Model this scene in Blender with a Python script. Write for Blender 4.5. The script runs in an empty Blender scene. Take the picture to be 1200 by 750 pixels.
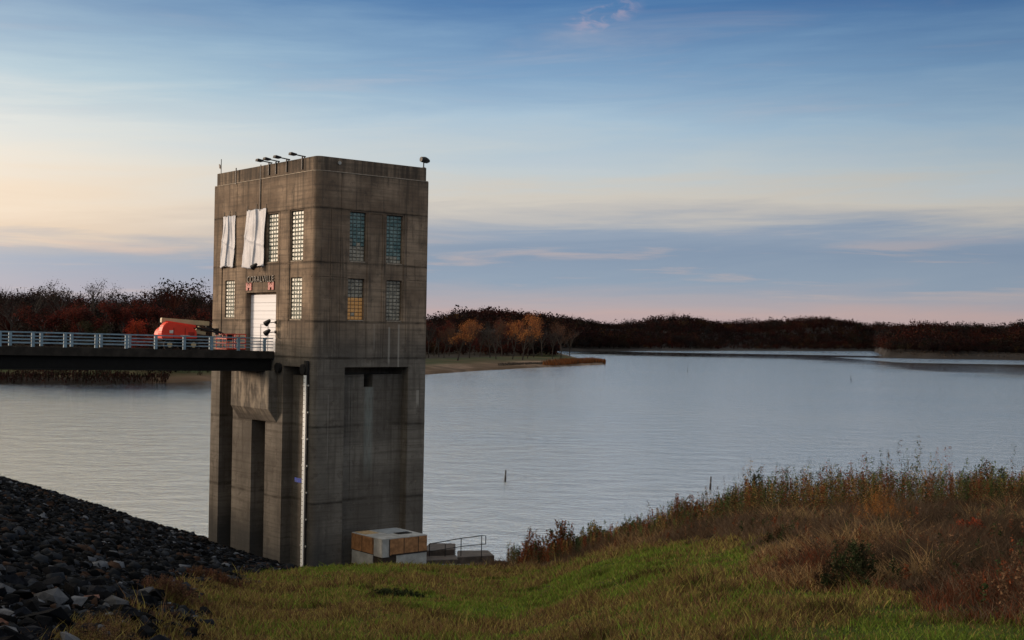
import bpy, bmesh, math, random
import numpy as np
from mathutils import Vector, Matrix
random.seed(7); RNG = np.random.default_rng(11)
scene = bpy.context.scene
C = scene.collection
# ------------------------------------------------------------------ camera
H = 18.2
cam_d = bpy.data.cameras.new('camera'); cam = bpy.data.objects.new('camera', cam_d); C.objects.link(cam)
cam_d.sensor_width = 36; cam_d.lens = 36*1481.7/1200; cam_d.clip_end = 20000; cam_d.clip_start = .1
cam.matrix_world = Matrix.Translation((0, 0, H)) @ Matrix.Rotation(math.pi/2+.0082, 4, 'X') @ Matrix.Rotation(.0166, 4, 'Z')
scene.camera = cam
scene.render.resolution_x = 1024; scene.render.resolution_y = 640
scene.view_settings.view_transform = 'Standard'; scene.view_settings.look = 'None'
scene.view_settings.exposure = 0.12; scene.view_settings.gamma = 1
# ------------------------------------------------------------------ sun and sky
SUN_AZ = math.radians(-78); SUN_EL = math.radians(9)
sd = bpy.data.lights.new('sun', 'SUN'); so = bpy.data.objects.new('sun', sd); C.objects.link(so)
sd.energy = 2.8; sd.angle = math.radians(14); sd.color = (1.0, .76, .56)
dv = Vector((math.sin(SUN_AZ)*math.cos(SUN_EL), math.cos(SUN_AZ)*math.cos(SUN_EL), math.sin(SUN_EL)))
so.rotation_euler = dv.to_track_quat('Z', 'Y').to_euler(); so.location = (-60, 0, 60)

class NT:
    def __init__(s, tree): s.t = tree; s.n = tree.nodes; s.l = tree.links
    def new(s, typ, **kw):
        n = s.n.new(typ)
        for k, v in kw.items(): setattr(n, k, v)
        return n
    def put(s, sock, v):
        if isinstance(v, bpy.types.NodeSocket): s.l.new(v, sock)
        elif v is not None:
            if isinstance(v, (tuple, list)) and len(v) == 3 and sock.type == 'RGBA': v = (*v, 1)
            sock.default_value = v
    def math(s, op, a, b=None, c=None, clamp=False):
        n = s.new('ShaderNodeMath', operation=op, use_clamp=clamp)
        s.put(n.inputs[0], a)
        if b is not None: s.put(n.inputs[1], b)
        if c is not None: s.put(n.inputs[2], c)
        return n.outputs[0]
    def mix(s, f, a, b, typ='MIX'):
        n = s.new('ShaderNodeMix', data_type='RGBA', blend_type=typ); n.clamp_factor = True
        s.put(n.inputs[0], f); s.put(n.inputs[6], a); s.put(n.inputs[7], b); return n.outputs[2]
    def sstep(s, v, a, b, lo=0., hi=1.):
        n = s.new('ShaderNodeMapRange', interpolation_type='SMOOTHSTEP')
        s.put(n.inputs[0], v); n.inputs[1].default_value = a; n.inputs[2].default_value = b
        n.inputs[3].default_value = lo; n.inputs[4].default_value = hi; return n.outputs[0]
    def lin(s, v, a, b, lo=0., hi=1.):
        n = s.new('ShaderNodeMapRange'); s.put(n.inputs[0], v)
        n.inputs[1].default_value = a; n.inputs[2].default_value = b; n.inputs[3].default_value = lo; n.inputs[4].default_value = hi
        return n.outputs[0]
    def noise(s, vec, scale, detail=4, rough=.55, dist=0, out=0):
        n = s.new('ShaderNodeTexNoise'); s.put(n.inputs['Vector'], vec)
        n.inputs['Scale'].default_value = scale; n.inputs['Detail'].default_value = detail
        n.inputs['Roughness'].default_value = rough; n.inputs['Distortion'].default_value = dist
        return n.outputs[out]
    def ramp(s, v, pts, interp='LINEAR'):
        n = s.new('ShaderNodeValToRGB'); r = n.color_ramp; r.interpolation = interp
        while len(r.elements) < len(pts): r.elements.new(.5)
        for e, (p, c) in zip(r.elements, pts): e.position = p; e.color = (*c, 1) if len(c) == 3 else c
        s.put(n.inputs[0], v); return n.outputs[0]
    def sep(s, v):
        n = s.new('ShaderNodeSeparateXYZ'); s.put(n.inputs[0], v); return n.outputs
    def comb(s, x, y, z):
        n = s.new('ShaderNodeCombineXYZ'); s.put(n.inputs[0], x); s.put(n.inputs[1], y); s.put(n.inputs[2], z); return n.outputs[0]
def srgb(r, g, b):
    f = lambda c: (c/255/12.92) if c/255 <= .04045 else ((c/255+.055)/1.055)**2.4
    return (f(r), f(g), f(b))

world = bpy.data.worlds.new('World'); scene.world = world; world.use_nodes = True
w = NT(world.node_tree); w.n.clear()
dirv = w.new('ShaderNodeTexCoord').outputs['Generated']
dx, dy, dz = w.sep(dirv)[:3]
az = w.math('ARCTAN2', dx, dy)                       # 0 = straight ahead, negative = left
el = w.math('ARCSINE', dz)
# cirrus wisps: streaks long in azimuth, thin in elevation, gently tilted
svec = w.comb(w.math('MULTIPLY', az, 2.2), w.math('ADD', w.math('MULTIPLY', el, 22), w.math('MULTIPLY', az, -1.0)), 0.)
streak = w.noise(svec, 1.6, 6, .6, .6)
svec2 = w.comb(w.math('MULTIPLY', az, 5.0), w.math('MULTIPLY', el, 60), 3.7)
streak2 = w.noise(svec2, 1.3, 5, .6, .4)
warp = w.math('ADD', w.math('MULTIPLY', w.math('SUBTRACT', streak, .5), .058), w.math('MULTIPLY', w.math('SUBTRACT', streak2, .5), .022))
warpamt = w.lin(el, 0., .08, .25, 1.)
ev = w.math('ADD', el, w.math('MULTIPLY', warp, warpamt))
T = w.math('DIVIDE', ev, .6)
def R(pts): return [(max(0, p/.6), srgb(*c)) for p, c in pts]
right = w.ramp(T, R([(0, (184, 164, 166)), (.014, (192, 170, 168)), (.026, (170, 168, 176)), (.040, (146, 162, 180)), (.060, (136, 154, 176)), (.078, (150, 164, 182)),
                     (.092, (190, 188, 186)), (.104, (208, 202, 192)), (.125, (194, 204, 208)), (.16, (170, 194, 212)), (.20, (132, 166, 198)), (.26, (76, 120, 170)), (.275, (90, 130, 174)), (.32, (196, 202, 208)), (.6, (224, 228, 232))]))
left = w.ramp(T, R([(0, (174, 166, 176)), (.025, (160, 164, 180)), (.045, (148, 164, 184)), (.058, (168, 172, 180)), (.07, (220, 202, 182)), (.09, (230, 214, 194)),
                    (.12, (224, 220, 210)), (.15, (210, 218, 218)), (.18, (172, 198, 212)), (.21, (146, 178, 202)), (.26, (94, 136, 178)), (.275, (104, 146, 184)), (.32, (250, 226, 186)), (.6, (250, 234, 208))]))  # above the frame both ramps turn bright, added to light bank and water
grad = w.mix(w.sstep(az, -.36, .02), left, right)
# thin high veil
veil = w.math('MULTIPLY', w.sstep(streak, .5, .78), w.math('MULTIPLY', w.sstep(el, .08, .14), w.sstep(el, .30, .2)))
grad = w.mix(w.math('MULTIPLY', veil, .30), grad, srgb(222, 214, 210))
# low cream streaks inside the grey bank
lowst = w.math('MULTIPLY', w.sstep(streak2, .52, .72), w.math('MULTIPLY', w.sstep(el, .012, .03), w.sstep(el, .085, .06)))
grad = w.mix(w.math('MULTIPLY', lowst, .45), grad, srgb(205, 182, 172))
# the small pink tuft of cloud high up
pv = w.math('ADD', w.math('POWER', w.math('DIVIDE', w.math('SUBTRACT', az, .068), .032), 2.), w.math('POWER', w.math('DIVIDE', w.math('SUBTRACT', el, w.math('ADD', w.math('MULTIPLY', az, .25), .228)), .012), 2.))
puff = w.math('MULTIPLY', w.sstep(pv, 1.3, .0), w.sstep(w.noise(w.comb(w.math('MULTIPLY', az, 30), w.math('MULTIPLY', el, 60), 1.), 1.6, 5, .6, .8), .44, .66))
grad = w.mix(w.math('MULTIPLY', puff, .4), grad, srgb(198, 176, 186))
edge = w.math('MULTIPLY', w.sstep(az, .0, .42), w.math('MULTIPLY', w.sstep(el, .05, .2), w.sstep(el, .40, .30)))
grad = w.mix(w.math('MULTIPLY', edge, .5), grad, w.mix(1., grad, (.50, .62, .74), 'MULTIPLY'))
# sunset glow low on the left, outside the frame
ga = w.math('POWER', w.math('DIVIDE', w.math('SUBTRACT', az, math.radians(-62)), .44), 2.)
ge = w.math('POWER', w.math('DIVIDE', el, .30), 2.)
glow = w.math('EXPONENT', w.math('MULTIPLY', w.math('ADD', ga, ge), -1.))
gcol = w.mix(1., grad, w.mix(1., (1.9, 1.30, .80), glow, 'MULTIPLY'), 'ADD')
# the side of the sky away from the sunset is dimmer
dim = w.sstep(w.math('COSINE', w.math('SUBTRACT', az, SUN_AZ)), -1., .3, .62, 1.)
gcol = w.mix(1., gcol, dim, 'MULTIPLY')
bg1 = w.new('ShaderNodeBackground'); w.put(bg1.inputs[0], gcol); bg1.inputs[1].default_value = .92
sky = w.new('ShaderNodeTexSky', sky_type='NISHITA'); sky.sun_disc = False
sky.sun_elevation = SUN_EL; sky.sun_rotation = SUN_AZ
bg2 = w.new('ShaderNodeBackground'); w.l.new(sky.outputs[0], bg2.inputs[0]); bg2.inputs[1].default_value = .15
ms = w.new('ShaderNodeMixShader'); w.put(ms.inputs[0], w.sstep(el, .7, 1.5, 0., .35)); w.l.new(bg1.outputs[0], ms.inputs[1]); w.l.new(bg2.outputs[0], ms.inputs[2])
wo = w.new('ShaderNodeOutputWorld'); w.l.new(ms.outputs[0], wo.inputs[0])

# ------------------------------------------------------------------ object helpers
def tag(o, label=None, cat=None, group=None, kind=None):
    if label: o['label'] = label
    if cat: o['category'] = cat
    if group: o['group'] = group
    if kind: o['kind'] = kind
    return o
def thing(name, label, cat, loc=(0, 0, 0), rz=0., group=None):
    o = bpy.data.objects.new(name, None); C.objects.link(o); o.empty_display_size = .2
    o.location = loc; o.rotation_euler = (0, 0, rz); return tag(o, label, cat, group)
def copy_tree(o, parent=None):
    c = o.copy(); C.objects.link(c); c.parent = parent
    for ch in o.children: copy_tree(ch, c)
    return c
def mat(name, col=(.5, .5, .5), rough=.7, metal=0., spec=.5, build=None):
    m = bpy.data.materials.new(name); m.use_nodes = True; t = NT(m.node_tree)
    b = t.n['Principled BSDF']; b.inputs['Base Color'].default_value = (*col, 1); b.inputs['Roughness'].default_value = rough
    b.inputs['Metallic'].default_value = metal; b.inputs['Specular IOR Level'].default_value = spec
    if build: build(t, b)
    return m
def bump(t, b, h, strength=.3, dist=.02):
    n = t.new('ShaderNodeBump'); n.inputs['Strength'].default_value = strength; n.inputs['Distance'].default_value = dist
    t.put(n.inputs['Height'], h); t.l.new(n.outputs[0], b.inputs['Normal'])
def worn(name, col, rough=.6, metal=0., amt=.35, scale=3.):
    def f(t, b):
        o = t.new('ShaderNodeTexCoord').outputs['Object']
        n = t.noise(o, scale, 5, .65)
        t.put(b.inputs['Base Color'], t.mix(t.sstep(n, .35, .7), tuple(c*(1-amt) for c in col), tuple(min(1, c*(1+amt*.6)) for c in col)))
        bump(t, b, t.noise(o, scale*8, 4), .25, .01)
    return mat(name, col, rough, metal, .4, f)
class MB:
    def __init__(s): s.v = []; s.f = []; s.mi = []
    def quadmesh(s, vs, fs, mi=0):
        o = len(s.v); s.v += [tuple(v) for v in vs]; s.f += [tuple(i+o for i in f) for f in fs]; s.mi += [mi]*len(fs); return s
    def box(s, c, d, rz=0., M=None, mi=0):
        x, y, z = d[0]/2, d[1]/2, d[2]/2; vs = []
        for sx, sy, sz in ((-1,-1,-1),(1,-1,-1),(1,1,-1),(-1,1,-1),(-1,-1,1),(1,-1,1),(1,1,1),(-1,1,1)):
            p = Vector((sx*x, sy*y, sz*z))
            if M: p = M @ p
            if rz: p = Matrix.Rotation(rz, 3, 'Z') @ p
            vs.append(tuple(p+Vector(c)))
        return s.quadmesh(vs, [(0,3,2,1),(4,5,6,7),(0,1,5,4),(1,2,6,5),(2,3,7,6),(3,0,4,7)], mi)
    def bar(s, a, b, wd, ht, up=(0, 0, 1), mi=0):
        a, b = Vector(a), Vector(b); d = b-a; L = d.length; z = d.normalized(); u = Vector(up)
        x = u.cross(z)
        if x.length < 1e-4: x = Vector((1, 0, 0)).cross(z)
        x.normalize(); y = z.cross(x); M = Matrix((x, y, z)).transposed()
        return s.box((a+b)/2, (wd, ht, L), 0, M, mi)
    def tube(s, pts, rs, n=8, cap=True, mi=0):
        pts = [Vector(p) for p in pts]
        if not hasattr(rs, '__len__'): rs = [rs]*len(pts)
        o = len(s.v); k = len(pts)
        for i, p in enumerate(pts):
            t = (pts[min(i+1, k-1)]-pts[max(i-1, 0)]).normalized()
            a = Vector((0, 0, 1)) if abs(t.z) < .9 else Vector((1, 0, 0))
            x = a.cross(t).normalized(); y = t.cross(x)
            for j in range(n):
                q = 2*math.pi*j/n; s.v.append(tuple(p+(x*math.cos(q)+y*math.sin(q))*rs[i]))
        for i in range(k-1):
            for j in range(n):
                s.f.append((o+i*n+j, o+i*n+(j+1) % n, o+(i+1)*n+(j+1) % n, o+(i+1)*n+j)); s.mi.append(mi)
        if cap:
            s.f.append(tuple(o+j for j in reversed(range(n)))); s.f.append(tuple(o+(k-1)*n+j for j in range(n))); s.mi += [mi, mi]
        return s
    def prism(s, poly, f0, f1, mi=0):        # poly: 2D points, f0/f1 map (a,b) -> 3D on near/far cap
        n = len(poly); vs = [f0(*p) for p in poly]+[f1(*p) for p in poly]
        return s.quadmesh(vs, [tuple(range(n)), tuple(reversed(range(n, 2*n)))]+[(i, i+n, (i+1) % n+n, (i+1) % n) for i in range(n)], mi)
    def build(s, name, m, parent=None, bevel=0., smooth=False):
        me = bpy.data.meshes.new(name); me.from_pydata(s.v, [], s.f)
        for mm in (m if isinstance(m, (list, tuple)) else [m]): me.materials.append(mm)
        me.polygons.foreach_set('material_index', s.mi)
        bm = bmesh.new(); bm.from_mesh(me); bmesh.ops.recalc_face_normals(bm, faces=bm.faces)
        if bevel: bmesh.ops.bevel(bm, geom=list(bm.edges), offset=bevel, segments=2, affect='EDGES', clamp_overlap=True)
        bm.to_mesh(me); bm.free()
        if smooth: me.shade_smooth()
        o = bpy.data.objects.new(name, me); C.objects.link(o); o.parent = parent; return o
def npmesh(name, verts, faces, m, parent=None, tint=None, smooth=False, link=True):
    """verts (N,3), faces (F,k) arrays with the same k; tint (N,3) pigment colour"""
    me = bpy.data.meshes.new(name); verts = np.asarray(verts, np.float32); faces = np.asarray(faces, np.int32); k = faces.shape[1]
    me.vertices.add(len(verts)); me.vertices.foreach_set('co', verts.ravel())
    me.loops.add(faces.size); me.loops.foreach_set('vertex_index', faces.ravel())
    me.polygons.add(len(faces)); me.polygons.foreach_set('loop_start', np.arange(len(faces), dtype=np.int32)*k)
    me.update(calc_edges=True)
    if smooth: me.polygons.foreach_set('use_smooth', np.ones(len(faces), bool))
    if tint is not None:
        a = me.color_attributes.new('tint', 'FLOAT_COLOR', 'POINT'); t4 = np.ones((len(verts), 4), np.float32); t4[:, :3] = tint
        a.data.foreach_set('color', t4.ravel())
    me.materials.append(m); me.validate()
    o = bpy.data.objects.new(name, me)
    if link: C.objects.link(o)
    if parent: o.parent = parent
    return o
def vnoise(x, y, s, seed=0):
    """cheap smooth value noise on arrays"""
    x = np.asarray(x, float)/s+seed*17.3; y = np.asarray(y, float)/s+seed*9.1
    xi = np.floor(x).astype(int); yi = np.floor(y).astype(int); fx = x-xi; fy = y-yi
    fx = fx*fx*(3-2*fx); fy = fy*fy*(3-2*fy)
    def h(a, b):
        n = (a*374761393+b*668265263) & 0x7fffffff; n = ((n ^ (n >> 13))*1274126177) & 0x7fffffff
        return ((n ^ (n >> 16)) & 0xffff)/65535.
    return (h(xi, yi)*(1-fx)+h(xi+1, yi)*fx)*(1-fy)+(h(xi, yi+1)*(1-fx)+h(xi+1, yi+1)*fx)*fy
def fbm(x, y, s, seed=0):
    return (vnoise(x, y, s, seed)+.5*vnoise(x, y, s/2.1, seed+1)+.25*vnoise(x, y, s/4.3, seed+2))/1.75

def leafmat(name, trans=.25, rough=.8):
    def f(t, b):
        a = t.new('ShaderNodeAttribute', attribute_name='tint').outputs['Color']
        t.put(b.inputs['Base Color'], a)
        if trans:
            tr = t.new('ShaderNodeBsdfTranslucent'); t.put(tr.inputs[0], a)
            mx = t.new('ShaderNodeMixShader'); mx.inputs[0].default_value = trans
            t.l.new(b.outputs[0], mx.inputs[1]); t.l.new(tr.outputs[0], mx.inputs[2])
            t.l.new(mx.outputs[0], t.n['Material Output'].inputs[0])
    return mat(name, (.1, .1, .1), rough, 0, .08, f)
M_leaf = leafmat('foliage'); M_bark = worn('bark', (.055, .045, .04), .9, 0, .4, 2)
M_grass = leafmat('grass blades', .2)

# ------------------------------------------------------------------ terrain near the tower
TH = .6918
RX, RY = math.cos(TH), math.sin(TH)
UA = [-.6, -.35, -.27, -.19, -.1, 0, .03, .067, .1, .2, .4, .6]
AA = [.30, .235, .2113, .1925, .186, .187, .183, .169, .160, .1385, .127, .12]
DD = [40, 42, 45, 52, 55, 55, 54, 53, 52, 50, 50, 50]
def plane_z(x, y): return 16.4-.337*(x*RX+y*RY)
def hill_z(x, y):
    y = np.maximum(y, .5); u = np.clip(x/y, -.6, .6)
    A = np.interp(u, UA, AA); D = np.interp(u, UA, DD); m = A-1.9/D
    k = 3.0; over = k*np.logaddexp(0, (y-D-2)/k)
    z = H-(1.9+m*y)-over*np.interp(u, [-.2, 0, .1, .4], [.08, .08, .28, .32])
    return z+.16*(fbm(x, y, 5., 3)-.5)+.07*(fbm(x, y, 1.1, 5)-.5)
def blend(x, y):
    a = plane_z(x, y); b = hill_z(x, y); return np.clip(.5+.5*(b-a)/.6, 0, 1)       # 1 = grass bank, 0 = riprap
def ground_z(x, y):
    x = np.asarray(x, float); y = np.asarray(y, float)
    a = plane_z(x, y)+.25*(fbm(x, y, 3.5, 9)-.5); b = hill_z(x, y); h = np.clip(.5+.5*(b-a)/.6, 0, 1)
    z = a*(1-h)+b*h+.6*h*(1-h)*.5
    pad = 1.1+.5*(fbm(x, y, 2, 21)-.5); q = np.clip(1-np.maximum(np.abs(x+6.5)-6.5, 0)/3-np.maximum(np.abs(y-90)-4, 0)/3, 0, 1); q = q*q*(3-2*q)
    return np.maximum(z, z*(1-q)+pad*q)
# zones of the bank in plan (metres): dry grass lies right of this line
DRY = np.array([(14, 2), (5.9, 9), (5.6, 13), (5.05, 17), (4.2, 19.5), (5.0, 24), (5.7, 30), (5.3, 35), (3.4, 43), (1.2, 50), (-1.2, 56), (-4, 70)], float)
def dryness(x, y):
    bx = np.interp(y, DRY[:, 1], DRY[:, 0]); return x-bx+1.3*(fbm(x, y, 3, 31)-.5)+.5*(vnoise(x, y, .6, 33)-.5)
LB = np.array([(-3.6, 6), (-4.6, 13), (-5.2, 17), (-6.0, 22), (-7.7, 28), (-8.7, 35), (-9.9, 46.8), (-9.6, 53), (-9, 60)], float)
def grassiness(x, y):
    bx = np.interp(y, LB[:, 1], LB[:, 0]); return x-bx+2.4*(fbm(x, y, 2.2, 41)-.5)+.9*(vnoise(x, y, .5, 43)-.5)
gx = np.concatenate([np.linspace(-150, -24, 64)[:-1], np.arange(-24, 30, .4), np.linspace(30, 120, 50)])
gy = np.concatenate([np.arange(-12, 62, .4), np.arange(62, 112, 1.), np.linspace(112, 230, 60)])
X, Y = np.meshgrid(gx, gy); Z = np.maximum(ground_z(X, Y), -6)
Z = np.where(Y < 0, np.minimum(Z, 16.5), Z); Z = np.minimum(Z, 16.45+.1*fbm(X, Y, 2, 4))
nx, ny = len(gx), len(gy); idx = np.arange(nx*ny).reshape(ny, nx)
F = np.stack([idx[:-1, :-1], idx[:-1, 1:], idx[1:, 1:], idx[1:, :-1]], -1).reshape(-1, 4)
gr = np.clip(grassiness(X, Y)/.8+.5, 0, 1); dr = np.clip(dryness(X, Y)/.8+.5, 0, 1)
T3 = np.stack([gr, dr, np.clip((ground_z(X, Y)-1.5)/2, 0, 1)], -1).reshape(-1, 3)
def gmat(t, b):
    a = t.sep(t.new('ShaderNodeAttribute', attribute_name='tint').outputs['Vector'])
    o = t.new('ShaderNodeTexCoord').outputs['Object']
    n = t.noise(o, 1.7, 8, .7); n2 = t.noise(o, .35, 3)
    rock = t.mix(t.sstep(n, .35, .7), (.006, .006, .007), (.02, .021, .025))
    green = t.mix(t.sstep(n, .3, .7), (.022, .034, .008), (.06, .085, .018)); brown = t.mix(t.sstep(n, .3, .7), (.03, .02, .012), (.07, .048, .028))
    g = t.mix(t.sstep(n2, .45, .62), green, brown)
    dry = t.mix(t.sstep(n, .3, .7), (.022, .013, .009), (.055, .036, .024))
    t.put(b.inputs['Base Color'], t.mix(a[0], rock, t.mix(a[1], g, dry)))
    bump(t, b, t.noise(o, 6, 6, .7), .8, .06)
M_ground = mat('bank soil', rough=1., spec=.03, build=gmat)
tag(npmesh('ground', np.stack([X, Y, Z], -1).reshape(-1, 3), F, M_ground, tint=T3, smooth=True), kind='structure')

# ------------------------------------------------------------------ far land: peninsula, left shore, hills
def sm(v, a, b): t = np.clip((v-a)/(b-a), 0, 1); return t*t*(3-2*t)
U = np.arange(-.75, .75, .0035); Dg = 270*1.0135**np.arange(0, 185)
UU, DG = np.meshgrid(U, Dg)
def land_h(u, d):
    u = np.asarray(u, float); d = np.asarray(d, float)
    nz = fbm(u*900, d, 60, 51)-.5
    dd = d+nz*16*sm(d, 300, 500)
    d1 = np.interp(u, [-.75, -.404, -.336, -.27, -.242, -.15, -.067, .001, .034, .0745, .078], [330, 375, 382, 398, 415, 462, 504, 600, 645, 712, 9000])
    d2 = np.interp(u, [-.08, -.055, -.04, -.02, 0, .03, .072], [2200, 2200, 2000, 1600, 1300, 900, 722])
    d3 = np.interp(u, [-.06, -.04, .05, .095, .176, .27, .286, .296, .33, .41, .75], [1150, 1160, 1200, 1253, 1381, 1520, 1570, 1150, 1120, 1100, 1080])
    inland = np.maximum(np.minimum(dd-d1, np.where(u < -.06, 1e4, d2-dd)), d+nz*30-d3)
    hl = 3+15*sm(inland, 40, 170)+3*nz*sm(inland, 50, 200)
    hl = np.where(inland < 40, 1.2*sm(inland, -6, 8)+1.8*sm(inland, 8, 40), hl)
    pen = 1.0*sm(inland, -6, 6)+1.4*sm(inland, 6, 50)+.5*nz+(3+4*nz)*sm(d, 760, 900)+16*sm(d, 900, 1250)
    top = np.interp(u, [-.06, .1, .18, .25, .3, .42, .7], [22, 24, 22, 34, 25, 24, 30])
    e = d-d3
    far = 1.5*sm(e, -5, 10)+np.where(u > .29, 3.8*sm(e, 2, 20), 2.5*sm(e, 5, 60))+(top-4)*sm(e, 40, 260)*(.86+.5*nz)
    wl = sm(u, -.13, -.085); z = hl*(1-wl)+np.where(e > -20, far, pen)*wl
    z = np.where((u < -.0) & (wl > .5) & (e <= -20), pen, z)
    return np.where(inland < -6, -3, z-3*(1-sm(inland, -6, 1))), inland
LH, INL = land_h(UU, DG)
nx, ny = len(U), len(Dg); idx = np.arange(nx*ny).reshape(ny, nx)
F = np.stack([idx[:-1, :-1], idx[:-1, 1:], idx[1:, 1:], idx[1:, :-1]], -1).reshape(-1, 4)
keep = LH.ravel()[F].max(1) > -2.9; 
def split_land(name, m, sel):
    Fs = F[sel & keep]; used = np.unique(Fs); mp = -np.ones(nx*ny, int); mp[used] = np.arange(len(used))
    V = np.stack([UU*DG, DG, LH], -1).reshape(-1, 3)[used]
    tn = np.stack([np.clip(INL/np.where(UU > -.1, 190, 60), 0, 1), sm(UU, .26, .3), 1-sm(UU, -.30, -.27)], -1).reshape(-1, 3)[used]
    return tag(npmesh(name, V, mp[Fs], m, tint=tn, smooth=True), kind='structure')
def lmat(t, b):
    a = t.sep(t.new('ShaderNodeAttribute', attribute_name='tint').outputs['Vector'])
    o = t.new('ShaderNodeTexCoord').outputs['Object']
    n = t.noise(o, .05, 6, .65); n2 = t.noise(o, .012, 4, .6)
    sand = t.mix(t.sstep(n, .35, .65), (.26, .18, .13), (.10, .07, .05))
    shore = t.mix(t.sstep(n2, .45, .6), (.10, .065, .04), sand)
    shore = t.mix(a[2], shore, (.022, .017, .014))
    gr_ = t.mix(t.sstep(n, .4, .62), (.035, .05, .018), (.08, .06, .032))
    c = t.mix(t.sstep(t.math('ADD', a[0], t.math('MULTIPLY', t.math('SUBTRACT', n, .5), .5)), .1, .38), shore, gr_)
    t.put(b.inputs['Base Color'], t.mix(t.math('MAXIMUM', t.sstep(a[0], .75, 1.), t.math('MULTIPLY', a[1], .8)), c, (.03, .024, .018)))
M_land = mat('far land', rough=.95, spec=.1, build=lmat)
M_hills = worn('wooded hill soil', (.014, .010, .009), .95, 0, .5, .03)
fy = DG.ravel()[F].mean(1); fu = UU.ravel()[F].mean(1)
isfar = ((fy > 930) & (fu > -.06))
split_land('land', M_land, ~isfar); split_land('hills', M_hills, isfar)

# water, one sheet to the horizon
def wmat(t, b):
    g = t.new('ShaderNodeNewGeometry').outputs['Position']; x, y, z = t.sep(g)[:3]
    wob = t.math('MULTIPLY', t.math('SUBTRACT', t.noise(t.comb(t.math('MULTIPLY', x, .4), y, 0.), .012, 4, .6), .5), 190)
    # sheltered water under the far bluffs lies calm; a ruffled streak runs beyond it
    xe = t.math('ADD', x, wob); ye = t.math('ADD', y, t.math('MULTIPLY', wob, .6))
    calm = t.math('MAXIMUM', t.math('MULTIPLY', t.sstep(xe, 190, 245), t.sstep(ye, 520, 640)), t.math('MULTIPLY', t.sstep(ye, 900, 1010), t.sstep(xe, 20, 80)))
    far = t.math('ADD', t.math('MULTIPLY', t.sstep(y, 1168, 1185), t.sstep(x, 78, 130)), t.math('MULTIPLY', t.sstep(y, 885, 900), t.math('MULTIPLY', t.sstep(x, 268, 285), t.sstep(y, 1075, 1065))))
    calm = t.math('MULTIPLY', calm, t.math('SUBTRACT', 1., far, clamp=True))
    lee = t.math('MULTIPLY', t.sstep(xe, -20, -80), t.sstep(ye, 240, 400))
    calm2 = t.math('MAXIMUM', calm, t.math('MULTIPLY', lee, .85))
    v = t.comb(t.math('MULTIPLY', x, .72), y, 0.)
    n1 = t.noise(v, 1.9, 5, .66); n2 = t.noise(v, .22, 4, .6); n3 = t.noise(v, .02, 3, .6)
    h = t.math('ADD', t.math('MULTIPLY', n1, .21), t.math('MULTIPLY', n2, .50))
    amp = t.math('MULTIPLY', t.lin(calm2, 0, 1, 1, .12), t.lin(n3, .3, .7, .75, 1.2))
    n = t.new('ShaderNodeBump'); n.inputs['Distance'].default_value = 1.; t.put(n.inputs['Strength'], t.math('MULTIPLY', amp, .9)); t.put(n.inputs['Height'], h)
    t.l.new(n.outputs[0], b.inputs['Normal'])
    t.put(b.inputs['Roughness'], t.lin(calm2, 0, 1, .09, .04))
    b.inputs['IOR'].default_value = 1.6
    gl = t.new('ShaderNodeBsdfGlossy'); gl.inputs[0].default_value = (.93, .95, .95, 1); t.l.new(n.outputs[0], gl.inputs['Normal']); t.put(gl.inputs['Roughness'], t.lin(calm2, 0, 1, .10, .04))
    mx = t.new('ShaderNodeMixShader'); mx.inputs[0].default_value = .80; t.l.new(b.outputs[0], mx.inputs[1]); t.l.new(gl.outputs[0], mx.inputs[2]); t.l.new(mx.outputs[0], t.n['Material Output'].inputs[0])
M_water = mat('lake water', (.03, .034, .034), .1, 0, .6, wmat)
xs = np.array([-9000, -2500, -600, -150, -40, 60, 200, 600, 2500, 9000.]); ys = np.array([20, 60, 90, 130, 200, 350, 700, 1500, 4000, 16000.])
X, Y = np.meshgrid(xs, ys); idx = np.arange(100).reshape(10, 10)
F2 = np.stack([idx[:-1, :-1], idx[:-1, 1:], idx[1:, 1:], idx[1:, :-1]], -1).reshape(-1, 4)
tag(npmesh('water', np.stack([X, Y, X*0], -1).reshape(-1, 3), F2, M_water), kind='structure')

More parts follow.
